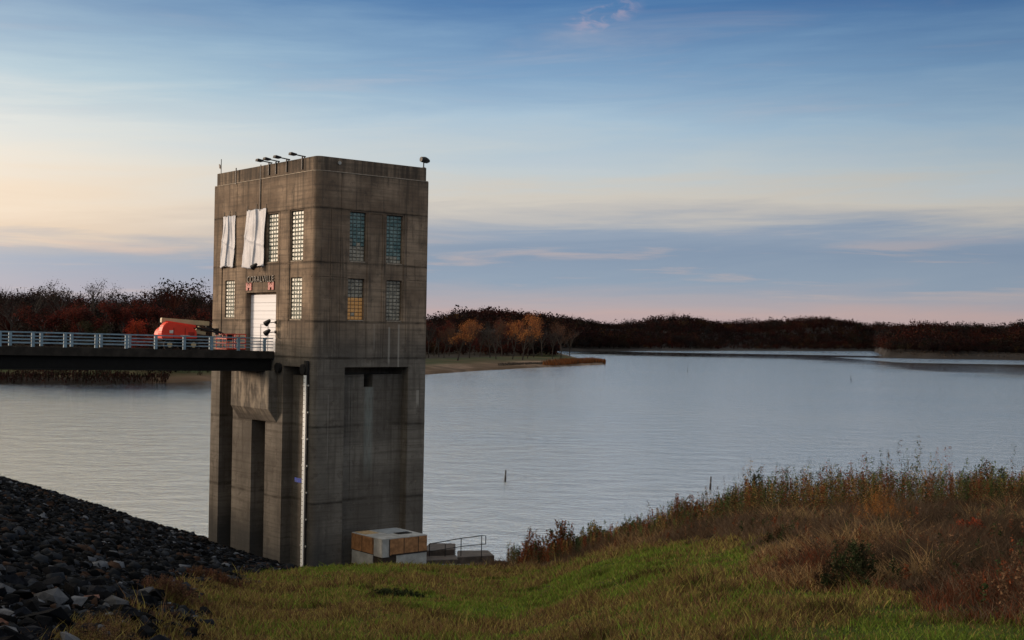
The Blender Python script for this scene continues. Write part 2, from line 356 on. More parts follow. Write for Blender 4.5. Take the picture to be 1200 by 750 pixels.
# ------------------------------------------------------------------ the intake tower
CX, CY = -13.635, 87.196; A_, B_ = 15.42, 9.49; ZB = -1.0; ZT = 30.08; ZL = 29.04; RC = .5
tower = thing('intake_tower', 'tall square brown concrete dam intake tower standing at the water edge', 'tower', (CX, CY, 0), TH)
def cmat(t, b):
    o = t.new('ShaderNodeTexCoord').outputs['Object']; x, y, z = t.sep(o)[:3]
    big = t.noise(o, .28, 5, .6); fine = t.noise(o, 5, 8, .7)
    drip = t.noise(t.comb(t.math('MULTIPLY', x, 2.6), t.math('MULTIPLY', y, 2.6), t.math('MULTIPLY', z, .16)), 1., 6, .62, .3)
    board = t.noise(t.comb(t.math('MULTIPLY', x, .15), t.math('MULTIPLY', y, .15), t.math('MULTIPLY', z, 5.5)), 1., 3, .7)
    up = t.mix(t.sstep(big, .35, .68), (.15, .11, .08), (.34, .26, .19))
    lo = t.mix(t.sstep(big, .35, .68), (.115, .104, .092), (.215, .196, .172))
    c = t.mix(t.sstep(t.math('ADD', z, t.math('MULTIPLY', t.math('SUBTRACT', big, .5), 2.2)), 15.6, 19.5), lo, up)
    c = t.mix(t.math('MULTIPLY', t.sstep(drip, .46, .68), t.lin(z, 4., 20., .35, .7)), c, (.06, .05, .042))
    c = t.mix(t.math('MULTIPLY', t.sstep(board, .42, .7), .5), c, (.07, .06, .05))
    c = t.mix(t.math('MULTIPLY', t.sstep(fine, .55, .8), .35), c, (.30, .26, .21))
    c = t.mix(t.math('MULTIPLY', t.sstep(t.noise(o, 1.1, 7, .75, .4), .52, .66), .55), c, (.07, .058, .05))
    for zj in (26.5, 22.72, 18.6, 16.05, 11.25, 5.96):     # grime gathered along the pour joints
        dj = t.math('ABSOLUTE', t.math('SUBTRACT', z, zj)); c = t.mix(t.math('MULTIPLY', t.sstep(dj, .16, .03), t.sstep(t.noise(o, .9, 4, .6), .35, .6, .15, .6)), c, (.04, .034, .028))
    c = t.mix(t.math('MULTIPLY', t.sstep(t.noise(o, 2.2, 6, .75, .2), .6, .74), .4), c, (.33, .29, .23))
    c = t.mix(t.math('MULTIPLY', t.sstep(z, 28.3, 29.4), t.sstep(drip, .3, .6, .2, .75)), c, (.05, .043, .037))
    # soot and damp bands on the panels, and white lime runs below weep holes
    def rect(u, u0, u1, z0, z1, s=.12):
        return t.math('MULTIPLY', t.math('MULTIPLY', t.sstep(u, u0-s, u0+s), t.sstep(u, u1+s, u1-s)), t.math('MULTIPLY', t.sstep(z, z0-s*6, z0+s*6), t.sstep(z, z1+s, z1-s)))
    front = t.sstep(y, 1.4, 1.2)
    lime = t.math('MULTIPLY', t.math('MULTIPLY', rect(x, 4.75, 5.45, 8.0, 14.0, .16), front), t.math('MULTIPLY', t.sstep(z, 1, 15, .35, 1.), t.sstep(t.noise(t.comb(t.math('MULTIPLY', x, 7), 0., t.math('MULTIPLY', z, .9)), 1., 4, .6), .3, .6, .25, 1.)))
    c = t.mix(t.math('MULTIPLY', lime, .42), c, (.30, .36, .35))
    for (a0, a1, z0, z1, k) in ((6.15, 6.3, 15.6, 18.3, .5), (7.0, 7.12, 14.9, 18.5, .55), (8.7, 8.95, 12.6, 13.7, .5), (1.2, 1.28, 9, 13.5, .22), (4.9, 5.0, 16.6, 18.5, .25)):
        c = t.mix(t.math('MULTIPLY', t.math('MULTIPLY', rect(x, a0, a1, z0, z1, .05), front), k), c, (.42, .40, .36))
    damp = t.math('MULTIPLY', t.sstep(t.math('ADD', z, t.math('MULTIPLY', big, 3.)), 6.8, 3.2), t.sstep(x, 3.2, 1.0))
    c = t.mix(t.math('MULTIPLY', damp, .65), c, (.035, .042, .05))
    # pale runs on the bearing corbel
    cor = t.math('MULTIPLY', t.math('MULTIPLY', rect(y, 5.2, 10.3, 11.6, 15.2, .3), t.sstep(x, -.2, -.5)), t.sstep(t.noise(t.comb(0., t.math('MULTIPLY', y, 1.6), t.math('MULTIPLY', z, .5)), 1., 4, .6), .42, .62))
    c = t.mix(t.math('MULTIPLY', cor, .6), c, (.46, .40, .32))
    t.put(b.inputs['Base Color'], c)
    bump(t, b, t.math('ADD', fine, t.math('MULTIPLY', board, .6)), .35, .03)
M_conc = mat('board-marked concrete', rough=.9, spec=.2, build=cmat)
def panel(u0, u1, z0, z1, rects, P, mb):
    """wall with stepped recesses: rects = (u0,u1,z0,z1,depth); P(u, z, depth) -> point"""
    us = sorted({u0, u1, *[round(r[i], 4) for r in rects for i in (0, 1) if u0 < r[i] < u1]})
    zs = sorted({z0, z1, *[round(r[i], 4) for r in rects for i in (2, 3) if z0 < r[i] < z1]})
    nu, nz = len(us)-1, len(zs)-1; dep = [[0.]*nz for _ in range(nu)]
    for i in range(nu):
        for j in range(nz):
            cu, cz = (us[i]+us[i+1])/2, (zs[j]+zs[j+1])/2
            for r in rects:
                if r[0] < cu < r[1] and r[2] < cz < r[3]: dep[i][j] = max(dep[i][j], r[4])
    for i in range(nu):
        for j in range(nz):
            d = dep[i][j]; a, b2, c, e = us[i], us[i+1], zs[j], zs[j+1]
            mb.quadmesh([P(a, c, d), P(b2, c, d), P(b2, e, d), P(a, e, d)], [(0, 1, 2, 3)])
            if i+1 < nu and dep[i+1][j] != d: mb.quadmesh([P(b2, c, d), P(b2, c, dep[i+1][j]), P(b2, e, dep[i+1][j]), P(b2, e, d)], [(0, 1, 2, 3)])
            if j+1 < nz and dep[i][j+1] != d: mb.quadmesh([P(a, e, d), P(b2, e, d), P(b2, e, dep[i][j+1]), P(a, e, dep[i][j+1])], [(0, 1, 2, 3)])
J = .035
def joints(u0, u1, zlist): return [(u0, u1, z-.03, z+.03, J) for z in zlist]
ZJ = [26.5, 22.72, 18.6, 16.05, 11.25, 5.96]
LW = [(11.9, 13.6, 22.95, 26.4), (7.6, 9.6, 22.95, 26.4), (5.4, 6.95, 22.85, 26.4), (1.8, 3.5, 22.85, 26.42), (11.8, 13.5, 18.78, 21.68), (1.88, 3.45, 18.7, 21.7)]
mb = MB()
PL = lambda u, z, d: (d, u, z)
lr = joints(RC, A_, ZJ)+[(a, b2, c, d, .30) for a, b2, c, d in LW]
lr += [(11.8, 14.0, 16.3, 26.5, .07), (1.7, 3.6, 18.6, 26.5, .07), (5.15, 9.75, 22.85, 26.5, .07)]
lr += [(11.62, 11.68, 16.3, ZL, J), (4.95, 5.01, 17.34, 26.5, J), (3.68, 3.74, 17.34, 26.5, J), (RC, 5.5, 17.31, 17.37, J), (9.98, 10.03, 16.3, 22.9, J), (7.9, 7.95, 22.2, 26.5, J)]
lr += [(5.38, 9.92, 16.26, 20.69, .46)]
lr += [(11.72, 13.94, ZB, 15.1, 5.2), (6.64, 8.71, ZB, 12.4, 5.2), (1.39, 4.16, ZB, 15.4, .82), (1.39, 4.16, 14.75, 15.4, 2.4)]
panel(RC, A_, ZB, ZL, lr, PL, mb)
PR = lambda u, z, d: (u, d, z)
RW = [(2.79, 4.15, 22.87, 26.4), (5.9, 7.3, 22.85, 26.38), (2.72, 4.08, 18.72, 21.68), (5.98, 7.3, 18.72, 21.68)]
rr = joints(RC, B_, ZJ+[21.72])+[(a, b2, c, d, .36) for a, b2, c, d in RW]
rr += [(2.6, 4.28, 18.6, 26.5, .06), (4.48, 5.55, 18.6, 26.36, .05), (5.80, 7.42, 18.6, 26.5, .06), (2.0, 2.04, 16.05, ZL, J), (1.2, 1.24, 16.05, 26.5, J), (7.62, 7.66, 16.05, 26.5, J), (5.68, 5.72, 16.05, 26.5, J), (4.2, 4.24, 16.05, 18.6, J)]
rr += [(2.53, 7.95, ZB, 15.41, .8), (2.53, 7.95, 14.86, 15.41, 2.2), (4.65, 5.4, 13.95, 15.0, 2.0), (3.55, 3.59, 5.9, 14.8, .83)]
panel(RC, B_, ZB, ZL, rr, PR, mb)
def arc(r, n=8, off=0.):  # rounded near corner, plan points from left face to right face
    return [(RC-(RC-off)*math.cos(q), RC-(RC-off)*math.sin(q)) for q in [math.pi/2*i/n for i in range(n+1)]]
ar = arc(RC); zz = [ZB]+[v for z in sorted(ZJ+[21.72]) for v in (z-.03, z+.03)]+[ZL]
for k in range(len(zz)-1):
    isj = k % 2 == 1; pts = arc(RC, 8, J) if isj else ar
    for (p, q) in zip(pts[:-1], pts[1:]): mb.quadmesh([(*p, zz[k]), (*q, zz[k]), (*q, zz[k+1]), (*p, zz[k+1])], [(0, 1, 2, 3)])
# far faces
mb.quadmesh([(B_, 0, ZB), (B_, A_, ZB), (B_, A_, ZL), (B_, 0, ZL)], [(0, 1, 2, 3)]); mb.quadmesh([(B_, A_, ZB), (0, A_, ZB), (0, A_, ZL), (B_, A_, ZL)], [(0, 1, 2, 3)])
wall = mb.build('wall', M_conc, tower)
# parapet: set back behind a narrow ledge
mb = MB(); sb = .13
outer = [(x+0, y+0) for x, y in arc(RC, 8, sb)]; outer += [(B_-sb, sb), (B_-sb, A_-sb), (sb, A_-sb)]
inner = [(max(x, .45+sb), max(y, .45+sb)) for x, y in outer[:9]]; inner += [(B_-.45-sb, .45+sb), (B_-.45-sb, A_-.45-sb), (.45+sb, A_-.45-sb)]
full = ar+[(B_, 0), (B_, A_), (0, A_)]; n = len(outer)
mb.quadmesh([(*p, ZL) for p in full], [tuple(range(n))])
for i in range(n):
    j = (i+1) % n
    mb.quadmesh([(*outer[i], ZL), (*outer[j], ZL), (*outer[j], ZT), (*outer[i], ZT)], [(0, 1, 2, 3)])
    mb.quadmesh([(*inner[i], ZL+.1), (*inner[j], ZL+.1), (*inner[j], ZT), (*inner[i], ZT)], [(0, 1, 2, 3)])
    mb.quadmesh([(*outer[i], ZT), (*outer[j], ZT), (*inner[j], ZT), (*inner[i], ZT)], [(0, 1, 2, 3)])
mb.quadmesh([(*p, ZL+.1) for p in inner], [tuple(range(n))])
mb.build('parapet', M_conc, tower)
M_cop = worn('ledge mortar', (.36, .31, .25), .9, 0, .3, 4)
mb = MB(); mb.box((B_/2+.25, .04, ZL+.035), (B_-.6, .14, .05)); mb.box((.04, A_/2+.25, ZL+.035), (.14, A_-.6, .05))
for p, q in zip(ar[:-1], ar[1:]): mb.bar((p[0]+.05, p[1]+.05, ZL+.03), (q[0]+.05, q[1]+.05, ZL+.03), .12, .05)
mb.build('ledge', M_cop, tower)
# bearing corbel under the bridge seat
mb = MB(); o_ = -.68
mb.prism([(0, 15.0), (o_, 15.0), (o_, 12.25), (0, 11.28)], lambda a, z: (a, 5.0, z), lambda a, z: (a, 10.75, z))
mb.build('corbel', M_conc, tower)
# glass block windows
def gbmat(name, c0, c1, lit=None):
    def f(t, b):
        o = t.new('ShaderNodeTexCoord').outputs['Object']
        v = t.new('ShaderNodeTexVoronoi'); t.put(v.inputs['Vector'], o); v.inputs['Scale'].default_value = 3.1
        t.put(b.inputs['Base Color'], t.mix(t.sep(v.outputs['Color'])[0], c0, c1))
        if lit: b.inputs['Emission Color'].default_value = (*lit, 1); b.inputs['Emission Strength'].default_value = .13
        bump(t, b, t.noise(o, 14, 3), .3, .02)
    return mat(name, c0, .38, 0, .5, f)
M_gb_pale = gbmat('pale glass block', (.24, .28, .24), (.42, .44, .39)); M_gb_teal = gbmat('teal glass block', (.07, .15, .16), (.20, .30, .30))
M_gb_grey = gbmat('grey glass block', (.20, .19, .16), (.38, .36, .30)); M_gb_lit = gbmat('lit glass block', (.35, .22, .10), (.4, .26, .12), (.75, .33, .07))
M_mort = worn('window mortar', (.10, .105, .10), .8)
def glassblock(u0, u1, z0, z1, P, dep, m, nc, nr, parent, lit=None, pale=None):
    fr = MB(); fr.quadmesh([P(u0, z0, dep-.05), P(u1, z0, dep-.05), P(u1, z1, dep-.05), P(u0, z1, dep-.05)], [(0, 1, 2, 3)])
    win = fr.build('window', M_mort, parent)
    s = MB(); w_, h_ = (u1-u0)/nc, (z1-z0)/nr; g = .02
    for i in range(nc):
        for j in range(nr):
            a, b2, c, d = u0+i*w_+g, u0+(i+1)*w_-g, z0+j*h_+g, z0+(j+1)*h_-g; q = .045; jit = [random.uniform(-.006, .006) for _ in range(4)]
            vs = [P(a, c, dep-.06), P(b2, c, dep-.06), P(b2, d, dep-.06), P(a, d, dep-.06), P(a+q, c+q, dep-.11+jit[0]), P(b2-q, c+q, dep-.11+jit[1]), P(b2-q, d-q, dep-.11+jit[2]), P(a+q, d-q, dep-.11+jit[3])]
            mi = 0
            if lit and lit[0] <= j < lit[1] and random.random() < .93: mi = 1
            if pale and j < pale+random.choice((-1, 0, 0, 1)): mi = 1  # paler lower rows put the light from inside into the block colour
            s.quadmesh(vs, [(4, 5, 6, 7), (0, 1, 5, 4), (1, 2, 6, 5), (2, 3, 7, 6), (3, 0, 4, 7)], mi)
    s.build('glass_blocks', [m, M_gb_lit if lit else M_gb_grey], win); return win
for i, (a, b2, c, d) in enumerate(LW):
    if i == 1:   # behind the wide sheet: two lights side by side
        glassblock(a+.05, a+1.9, c, d, PL, .26, M_gb_pale, 4, 12, tower); continue
    glassblock(a+.06, b2-.04, c+.03, d-.03, PL, .26, M_gb_pale, 4, 12 if d-c > 3.2 else 10, tower)
for i, (a, b2, c, d) in enumerate(RW):
    glassblock(a+.02, b2-.02, c+.03, d-.03, PR, .32, (M_gb_teal, M_gb_teal, M_gb_grey, M_gb_grey)[i], 4, 13 if i < 2 else 11, tower, lit=(0, 6) if i == 2 else None, pale=(5, 2, None, None)[i])
M_lead = worn('zinc sill', (.42, .43, .42), .6)
for a, b2, c, d in RW: MB().box(((a+b2)/2, .17, c-.0), (b2-a-.1, .28, .07)).build('window_sill', M_cop, tower)
for a, b2, c, d in LW: MB().box((.15, (a+b2)/2, c-.0), (.24, b2-a-.1, .07)).build('window_sill', M_cop, tower)
M_whitepaint = worn('weathered white paint', (.66, .68, .70), .5, 0, .12, .7)
def doormat(t, b):
    o = t.new('ShaderNodeTexCoord').outputs['Object']; x, y, z = t.sep(o)[:3]
    line = t.math('PINGPONG', t.math('ADD', z, .1), .33)
    c = t.mix(t.sstep(line, .01, .03), (.60, .63, .70), (.74, .78, .86))
    t.put(b.inputs['Base Color'], t.mix(t.math('MULTIPLY', t.sstep(t.noise(o, 1.3, 5, .6), .45, .75), .15), c, (.6, .6, .6)))
M_door = mat('white sectional door', (.7, .72, .76), .5, 0, .4, doormat)
mb = MB()
for k in range(7): mb.box((.42, 7.65, 16.3+.31+k*.605), (.06, 4.5, .585))
door = mb.build('door', M_door, tower, .012)
M_dark = worn('dark steel', (.02, .02, .022), .55, .3); M_greyline = worn('door trim', (.30, .31, .34), .5)
mb = MB()
for (a, b2) in (((.38, 8.31, 16.3), (.38, 8.31, 18.3)), ((.38, 7.2, 16.3), (.38, 7.2, 18.3)), ((.38, 8.34, 18.34), (.38, 7.17, 18.34))): mb.bar(a, b2, .06, .03)
mb.build('wicket_door_frame', M_greyline, door)
MB().box((.36, 7.42, 17.3), (.06, .06, .16)).build('door_handle', M_dark, door)
MB().box((.18, 12.65, 17.5), (.12, 1.15, 2.4)).build('vent_panel', M_lead, tower)
# raised name over the door, and the pair of red castle badges
def text_mesh(txt, size):
    cu = bpy.data.curves.new('t', 'FONT'); cu.body = txt; cu.size = size; cu.extrude = .035; cu.align_x = 'CENTER'; cu.space_character = 1.12
    ob = bpy.data.objects.new('t', cu); C.objects.link(ob); bpy.context.view_layer.update()
    me = bpy.data.meshes.new_from_object(ob); bpy.data.objects.remove(ob); return me
M_let = worn('tarnished metal letters', (.035, .033, .03), .5, .4)
me = text_mesh('CORALVILLE', .66); me.materials.clear(); me.materials.append(M_let)
lt = bpy.data.objects.new('lettering', me); C.objects.link(lt); lt.parent = tower
lt.matrix_local = Matrix.Translation((-.05, 7.68, 21.45)) @ Matrix(((0, 0, -1, 0), (-1, 0, 0, 0), (0, 1, 0, 0), (0, 0, 0, 1)))
M_red = worn('red badge paint', (.34, .03, .022), .5, 0, .2)
castle = [(-.42, 0), (-.12, 0), (-.12, .2), (.12, .2), (.12, 0), (.42, 0), (.42, .62), (.33, .62), (.33, .52), (.26, .52), (.26, .62), (.17, .62), (.17, .38), (.11, .38), (.11, .54), (.04, .54), (.04, .46), (-.04, .46), (-.04, .54), (-.11, .54), (-.11, .38), (-.17, .38), (-.17, .62), (-.26, .62), (-.26, .52), (-.33, .52), (-.33, .62), (-.42, .62)]
for yc in (9.45, 6.08):
    mb = MB(); mb.prism(castle, lambda a, z: (-.07, yc+a, 20.86+z*.92), lambda a, z: (-.004, yc+a, 20.86+z*.92)); mb.build('castle_badge', M_red, tower)
MB().bar((-.04, 7.95, ZT+.05), (-.04, 7.95, 26.7), .07, .06).build('conduit', M_dark, tower); MB().bar((-.03, 11.85, ZT+.15), (-.03, 11.85, ZL-.05), .09, .06).build('conduit', M_dark, tower)
for yc in (5.9, 6.95, 4.35, 2.15): MB().bar((.08, yc, ZT+.1), (.08, yc, ZT-.8), .09, .08).build('conduit', M_dark, tower)
# round vent caps below the deck line
for yc in (4.62, 1.05): MB().tube([(-.28, yc, 15.25), (-.05, yc, 15.25), (-.01, yc, 15.25)], [.36, .36, .2], 16).build('vent_cap', M_dark, tower)
mb = MB(); mb.tube([(1.85, .02, 29.72), (1.85, .1, 29.72)], .13, 12); mb.build('roof_drain', M_lead, tower)

def L2W(x, y, z): return (CX+RX*x-RY*y, CY+RY*x+RX*y, z)
# white sheets hung over two windows
def sheet(name, label, y0t, y1t, zt, y0b, y1b, zb, seed, n=60):
    rs = np.random.default_rng(seed); V = []; ph = rs.uniform(0, 6, 6)
    for j in range(n+1):
        v = j/n
        for i in range(n+1):
            u = i/n; ya = y0t+(y0b-y0t)*v-.06*math.sin(v*7+ph[0])*(v*(1-v)*4); yb = y1t+(y1b-y1t)*v+.10*math.sin(v*5+ph[1])*(v*(1-v)*4)
            y = ya+(yb-ya)*u; z = zt+(zb-zt)*v+.07*math.sin(u*7+ph[2])*v+.05*math.sin(u*math.pi*5)*(1-v)*.6
            d = .05+.055*math.sin(u*8+v*1.6+ph[3])+.022*abs(math.sin(u*17-v*3+ph[4]))+.09*math.exp(-((u-.52-.05*math.sin(v*5))/.03)**2)+.05*math.exp(-((u-.2+.25*v)/.02)**2)+.05*v*v+.03*math.exp(-((v-.45-.2*u)/.03)**2)
            V.append((-d-.02, y, z))
    m = n+1; Fc = [(j*m+i, j*m+i+1, (j+1)*m+i+1, (j+1)*m+i) for j in range(n) for i in range(n)]
    c = sum((Vector(v) for v in V), Vector())/len(V)
    o = MB().quadmesh([tuple(Vector(v)-Vector((c.x, c.y, 0))) for v in V], Fc).build(name, M_sheet, None, 0, True)
    o.location = L2W(c.x, c.y, 0); o.rotation_euler = (0, 0, TH); md = o.modifiers.new('s', 'SOLIDIFY'); md.thickness = .012
    for yy, z0, z1 in ((y0t-.1, zt, zt+.35), (y1t+.1, zt, zt+.3), ((y0t+y1t)/2, zt, zt+.4)):
        MB().bar((-.05, yy-c.y, z0-.05), (-.02, yy-c.y, z1), .03, .03).build('tie_cord', M_dark, o)
    MB().bar((-.10, y0b-.03-c.y, zb+.06), (-.10, y1b+.03-c.y, zb+.06), .05, .05).build('hem_batten', M_sheet, o)
    o.location = L2W(0, c.y, 0)
    for v in o.data.vertices: v.co.x += c.x
    return tag(o, label, 'tarp', 'white sheets over the tower windows')
M_sheet = worn('white plastic sheet', (.44, .47, .54), .5, 0, .15, 1.2)
sheet('tarp', 'narrow white plastic sheet hanging over the leftmost upper tower window', 13.75, 11.75, 26.6, 14.1, 11.85, 22.7, 3)
sheet('tarp', 'wide white plastic sheet hanging above the name lettering over the door', 10.0, 6.95, 26.85, 10.5, 7.05, 22.55, 8)

# roof floodlights on arms
def flood(yc, label, zt=30.35):
    t = thing('floodlight', label, 'floodlight', L2W(.25, yc, ZT), TH, 'floodlights along the tower parapet')
    mb = MB(); mb.tube([(0, 0, -.02), (0, 0, .14)], .05, 8); mb.bar((.1, 0, .12), (-.85, 0, .2), .07, .07); mb.build('arm', M_dark, t)
    mb = MB(); mb.prism([(-1.2, .14), (-.75, .10), (-.68, .24), (-1.15, .32)], lambda a, z: (a, -.2, z), lambda a, z: (a, .2, z)); mb.build('lamp_head', M_dark, t, .02)
for yc, lb in ((6.95, 'small black floodlight leftmost of the row on the tower parapet'), (5.85, 'black floodlight second from the left on the tower parapet'), (4.35, 'black floodlight third from the left on the tower parapet'), (2.15, 'black floodlight of the parapet row nearest the rounded tower corner')): flood(yc, lb)
t = thing('spotlight', 'black swivel spotlight on a short post at the right roof corner', 'spotlight', L2W(9.2, .25, ZT), TH)
mb = MB(); mb.tube([(0, 0, 0), (0, 0, .42)], .045, 8); mb.box((0, 0, .02), (.2, .2, .04)); mb.build('post', M_dark, t)
mb = MB(); mb.tube([(-.25, 0, .62), (.1, 0, .6), (.32, 0, .56), (.5, 0, .55)], [.19, .24, .2, .1], 12); mb.build('lamp_head', M_dark, t)
t = thing('weather_vane', 'thin antenna mast with small vane on the far left roof corner', 'antenna', L2W(.3, 15.0, ZT), TH)
mb = MB(); mb.tube([(0, 0, 0), (0, 0, 1.15)], .03, 6); mb.build('mast', M_dark, t)
mb = MB(); mb.prism([(0, 0), (.25, .12), (.32, .45), (.12, .38)], lambda a, z: (-.02, a+.05, z+.35), lambda a, z: (.03, a+.05, z+.35)); mb.tube([(0, 0, .5), (0, .3, .5)], .025, 6); mb.build('vane', M_dark, t)
# wall lamps beside and above the door
def walllamp(yc, zc, label, flip=1):
    t = thing('wall_lamp', label, 'lamp', L2W(0, yc, zc), TH, 'lamps on the tower face by the door')
    mb = MB(); mb.box((-.03, 0, 0), (.06, .18, .22)); mb.bar((-.03, 0, 0), (-.5, .12, -.04), .06, .06); mb.build('bracket', M_dark, t)
    mb = MB(); mb.tube([(-.48, .02, .14), (-.55, .2, 0), (-.62, .38, -.14)], [.1, .17, .22], 12); mb.build('lamp_head', M_dark, t)
walllamp(5.35, 18.5, 'upper black flood lamp beside the white door'); walllamp(5.35, 17.8, 'lower black flood lamp beside the white door'); walllamp(7.5, 22.62, 'black flood lamp under the bottom hem of the wide sheet')

# staff gauge on the near corner
gz0, gz1 = -.5, 15.85
t = thing('staff_gauge', 'tall white water level gauge board running down the tower corner', 'gauge', L2W(-.12, .78, 0), TH)
def gaugemat(tt, b):
    z = tt.sep(tt.new('ShaderNodeTexCoord').outputs['Object'])[2]
    l1 = tt.math('LESS_THAN', tt.math('FRACT', tt.math('MULTIPLY', z, 3.28)), .13)
    y = tt.sep(tt.new('ShaderNodeTexCoord').outputs['Object'])[1]
    l1 = tt.math('MULTIPLY', l1, tt.math('GREATER_THAN', y, -.02))
    tt.put(b.inputs['Base Color'], tt.mix(l1, (.80, .86, .90), (.25, .27, .29)))
M_gauge = mat('gauge enamel', (.7, .75, .8), .4, 0, .4, gaugemat)
mb = MB(); mb.box((-.06, 0, (gz0+gz1)/2-.5), (.05, .34, gz1-gz0-1)); mb.build('scale_board', M_gauge, t)
mb = MB(); mb.box((0, -.24, (gz0+gz1)/2), (.1, .12, gz1-gz0)); mb.box((-.02, -.06, gz1-.45), (.12, .5, .9)); mb.build('channel', M_dark, t)
for k in range(8): MB().box((.0, -.02, 1.2+k*1.85), (.08, .75, .1)).build('bracket', M_lead, t)
M_blue = worn('blue enamel', (.02, .06, .42), .4)
mb = MB().box((-.1, 0, 0), (.06, .95, .30), 0); o = mb.build('level_marker', M_blue, None, .01); o.location = L2W(-.02, 1.55, 7.5); o.rotation_euler = (0, 0, TH)
tag(o, 'small blue marker plate fixed beside the white gauge board', 'sign')

# ------------------------------------------------------------------ service bridge
SL = .0137
bridge = thing('service_bridge', 'narrow concrete service bridge with pale blue railings running to the tower door', 'bridge', L2W(0, 0, 0), TH)
M_deck = worn('dark deck edge concrete', (.030, .025, .021), .9, 0, .45, 1.3); M_girder = worn('black steel girder', (.005, .005, .005), .9, 0, .3)
LB_ = 47.; n0, n1 = 5.48, 10.1
def zs_(s): return 16.27+SL*s
mb = MB(); mb.bar((-.02, (n0+n1)/2, zs_(0)-.2), (-LB_, (n0+n1)/2, zs_(LB_)-.2), n1-n0, .40); mb.bar((-.03, n0+.14, zs_(0)+.07), (-LB_, n0+.14, zs_(LB_)+.07), .26, .14); mb.bar((-.03, n1-.14, zs_(0)+.07), (-LB_, n1-.14, zs_(LB_)+.07), .26, .14)
mb.build('deck', M_deck, bridge)
for nn in (n0+.35, (n0+n1)/2, n1-.35):
    mb = MB()
    for (wd, z0, z1) in ((.10, -.46, -1.26), (.5, -.41, -.46), (.5, -1.26, -1.32)): mb.bar((-.1, nn, zs_(0)+(z0+z1)/2), (-LB_, nn, zs_(LB_)+(z0+z1)/2), wd, z0-z1)
    mb.build('girder', M_girder, bridge)
M_rail = worn('pale blue rail paint', (.22, .33, .42), .5, .0, .25, 2.)
for nn in (n0+.12, n1-.12):
    mb = MB()
    for h in (.38, .60, .82, 1.06): mb.bar((-.06, nn, zs_(0)+h), (-LB_, nn, zs_(LB_)+h), .06, .055 if h < 1 else .08)
    rl = mb.build('railing', M_rail, bridge)
    for i in range(23):
        s = .75+i*2.06+(.0 if nn < 7 else .0)
        MB().box((-s, nn-.0, zs_(s)+.6), (.20, .15, .98)).build('post', M_rail, rl, .012)

# ------------------------------------------------------------------ boom lift parked on the deck
M_or = worn('orange machine paint', (.80, .055, .025), .4, 0, .12, 1.); M_tan = worn('cream boom paint', (.52, .42, .25), .45, 0, .2, 1.); M_tyre = worn('tyre rubber', (.015, .015, .016), .85); M_cage = worn('red platform paint', (.55, .05, .03), .5)
M_hl = worn('white decal', (.8, .78, .72), .5)
zd = 16.4; lift = thing('boom_lift', 'orange boom lift with cream boom parked on the bridge deck', 'boom lift', L2W(-6.45, 8.1, zd), TH); lift.scale = (.94, .94, .97)
mb = MB(); mb.box((0.1, 0, .55), (2.5, 1.5, .32)); mb.box((-.9, 0, .45), (.25, 1.9, .18)); mb.box((1.0, 0, .45), (.25, 1.9, .18)); mb.build('chassis', M_girder, lift, .02)
for sx in (-.9, 1.0):
    for sy in (-.9, .9):
        mb = MB(); mb.tube([(sx, sy-.14, .42), (sx, sy-.1, .42), (sx, sy+.1, .42), (sx, sy+.14, .42)], [.36, .42, .42, .36], 18); wh = mb.build('wheel', M_tyre, lift)
        MB().tube([(sx, sy-.16, .42), (sx, sy+.16, .42)], .2, 12).build('rim', M_tan, wh)
prof = [(-1.45, .85), (-1.5, 1.3), (-1.38, 1.75), (-1.05, 2.05), (-.6, 2.0), (.9, 1.72), (1.28, 1.45), (1.36, .85)]
mb = MB(); mb.prism(prof, lambda a, z: (a, -.95, z), lambda a, z: (a, -.25, z)); mb.build('engine_cover', M_or, lift, .06)
mb = MB(); mb.prism(prof, lambda a, z: (a*.9+.05, .95, z*.82), lambda a, z: (a*.9+.05, -.20, z*.82)); mb.build('engine_cover', M_or, lift, .06)
mb = MB(); mb.prism([(-1.42, .72), (-1.44, .86), (1.34, .86), (1.34, .72)], lambda a, z: (a, -.9, z), lambda a, z: (a, .9, z)); mb.build('turntable', M_girder, lift)
for xx in (-.55, .35): MB().box((xx, -.955, 1.25), (.03, .02, .75)).build('panel_seam', M_girder, lift)
for k in range(4): MB().box((.85, -.96, 1.05+k*.08), (.5, .02, .03)).build('vent_slot', M_girder, lift)
MB().box((-.75, -.96, 1.35), (.28, .02, .22)).build('highlight', M_hl, lift); MB().box((.35, -.96, 1.05), (.75, .02, .12)).build('highlight', M_hl, lift)  # pale plates stand for a highlight painted on the engine cover
mb = MB(); mb.bar((-1.15, 0, 2.18), (2.7, 0, 1.98), .32, .34); mb.build('boom', M_tan, lift, .03)
mb = MB(); mb.bar((-.9, -.28, 2.05), (1.5, -.28, 1.75), .22, .2); mb.build('lower_boom', M_or, lift, .02)
mb = MB(); mb.bar((.3, -.05, 1.55), (2.4, -.05, 1.25), .26, .24); mb.bar((1.3, 0, .9), (2.0, 0, 1.7), .22, .3); mb.build('riser', M_tan, lift, .02)
mb = MB(); mb.tube([(.8, -.2, 1.85), (2.2, -.2, 1.55), (3.2, -.2, 1.35)], .07, 8); mb.bar((2.5, 0, 1.8), (4.1, 0, 1.15), .16, .16); mb.box((3.35, 0, 1.4), (.3, .3, .5)); mb.build('jib', M_dark, lift, .01)
pf = MB(); px0, px1, py0, py1 = 3.75, 5.35, -.95, .75
for z in (.12, .55, .9, 1.22):
    for (a, b2) in (((px0, py0), (px1, py0)), ((px1, py0), (px1, py1)), ((px1, py1), (px0, py1)), ((px0, py1), (px0, py0))): pf.bar((*a, z), (*b2, z), .07, .07)
for x in (px0, 4.3, 4.8, px1):
    for y in (py0, py1): pf.bar((x, y, .1), (x, y, 1.24), .07, .07)
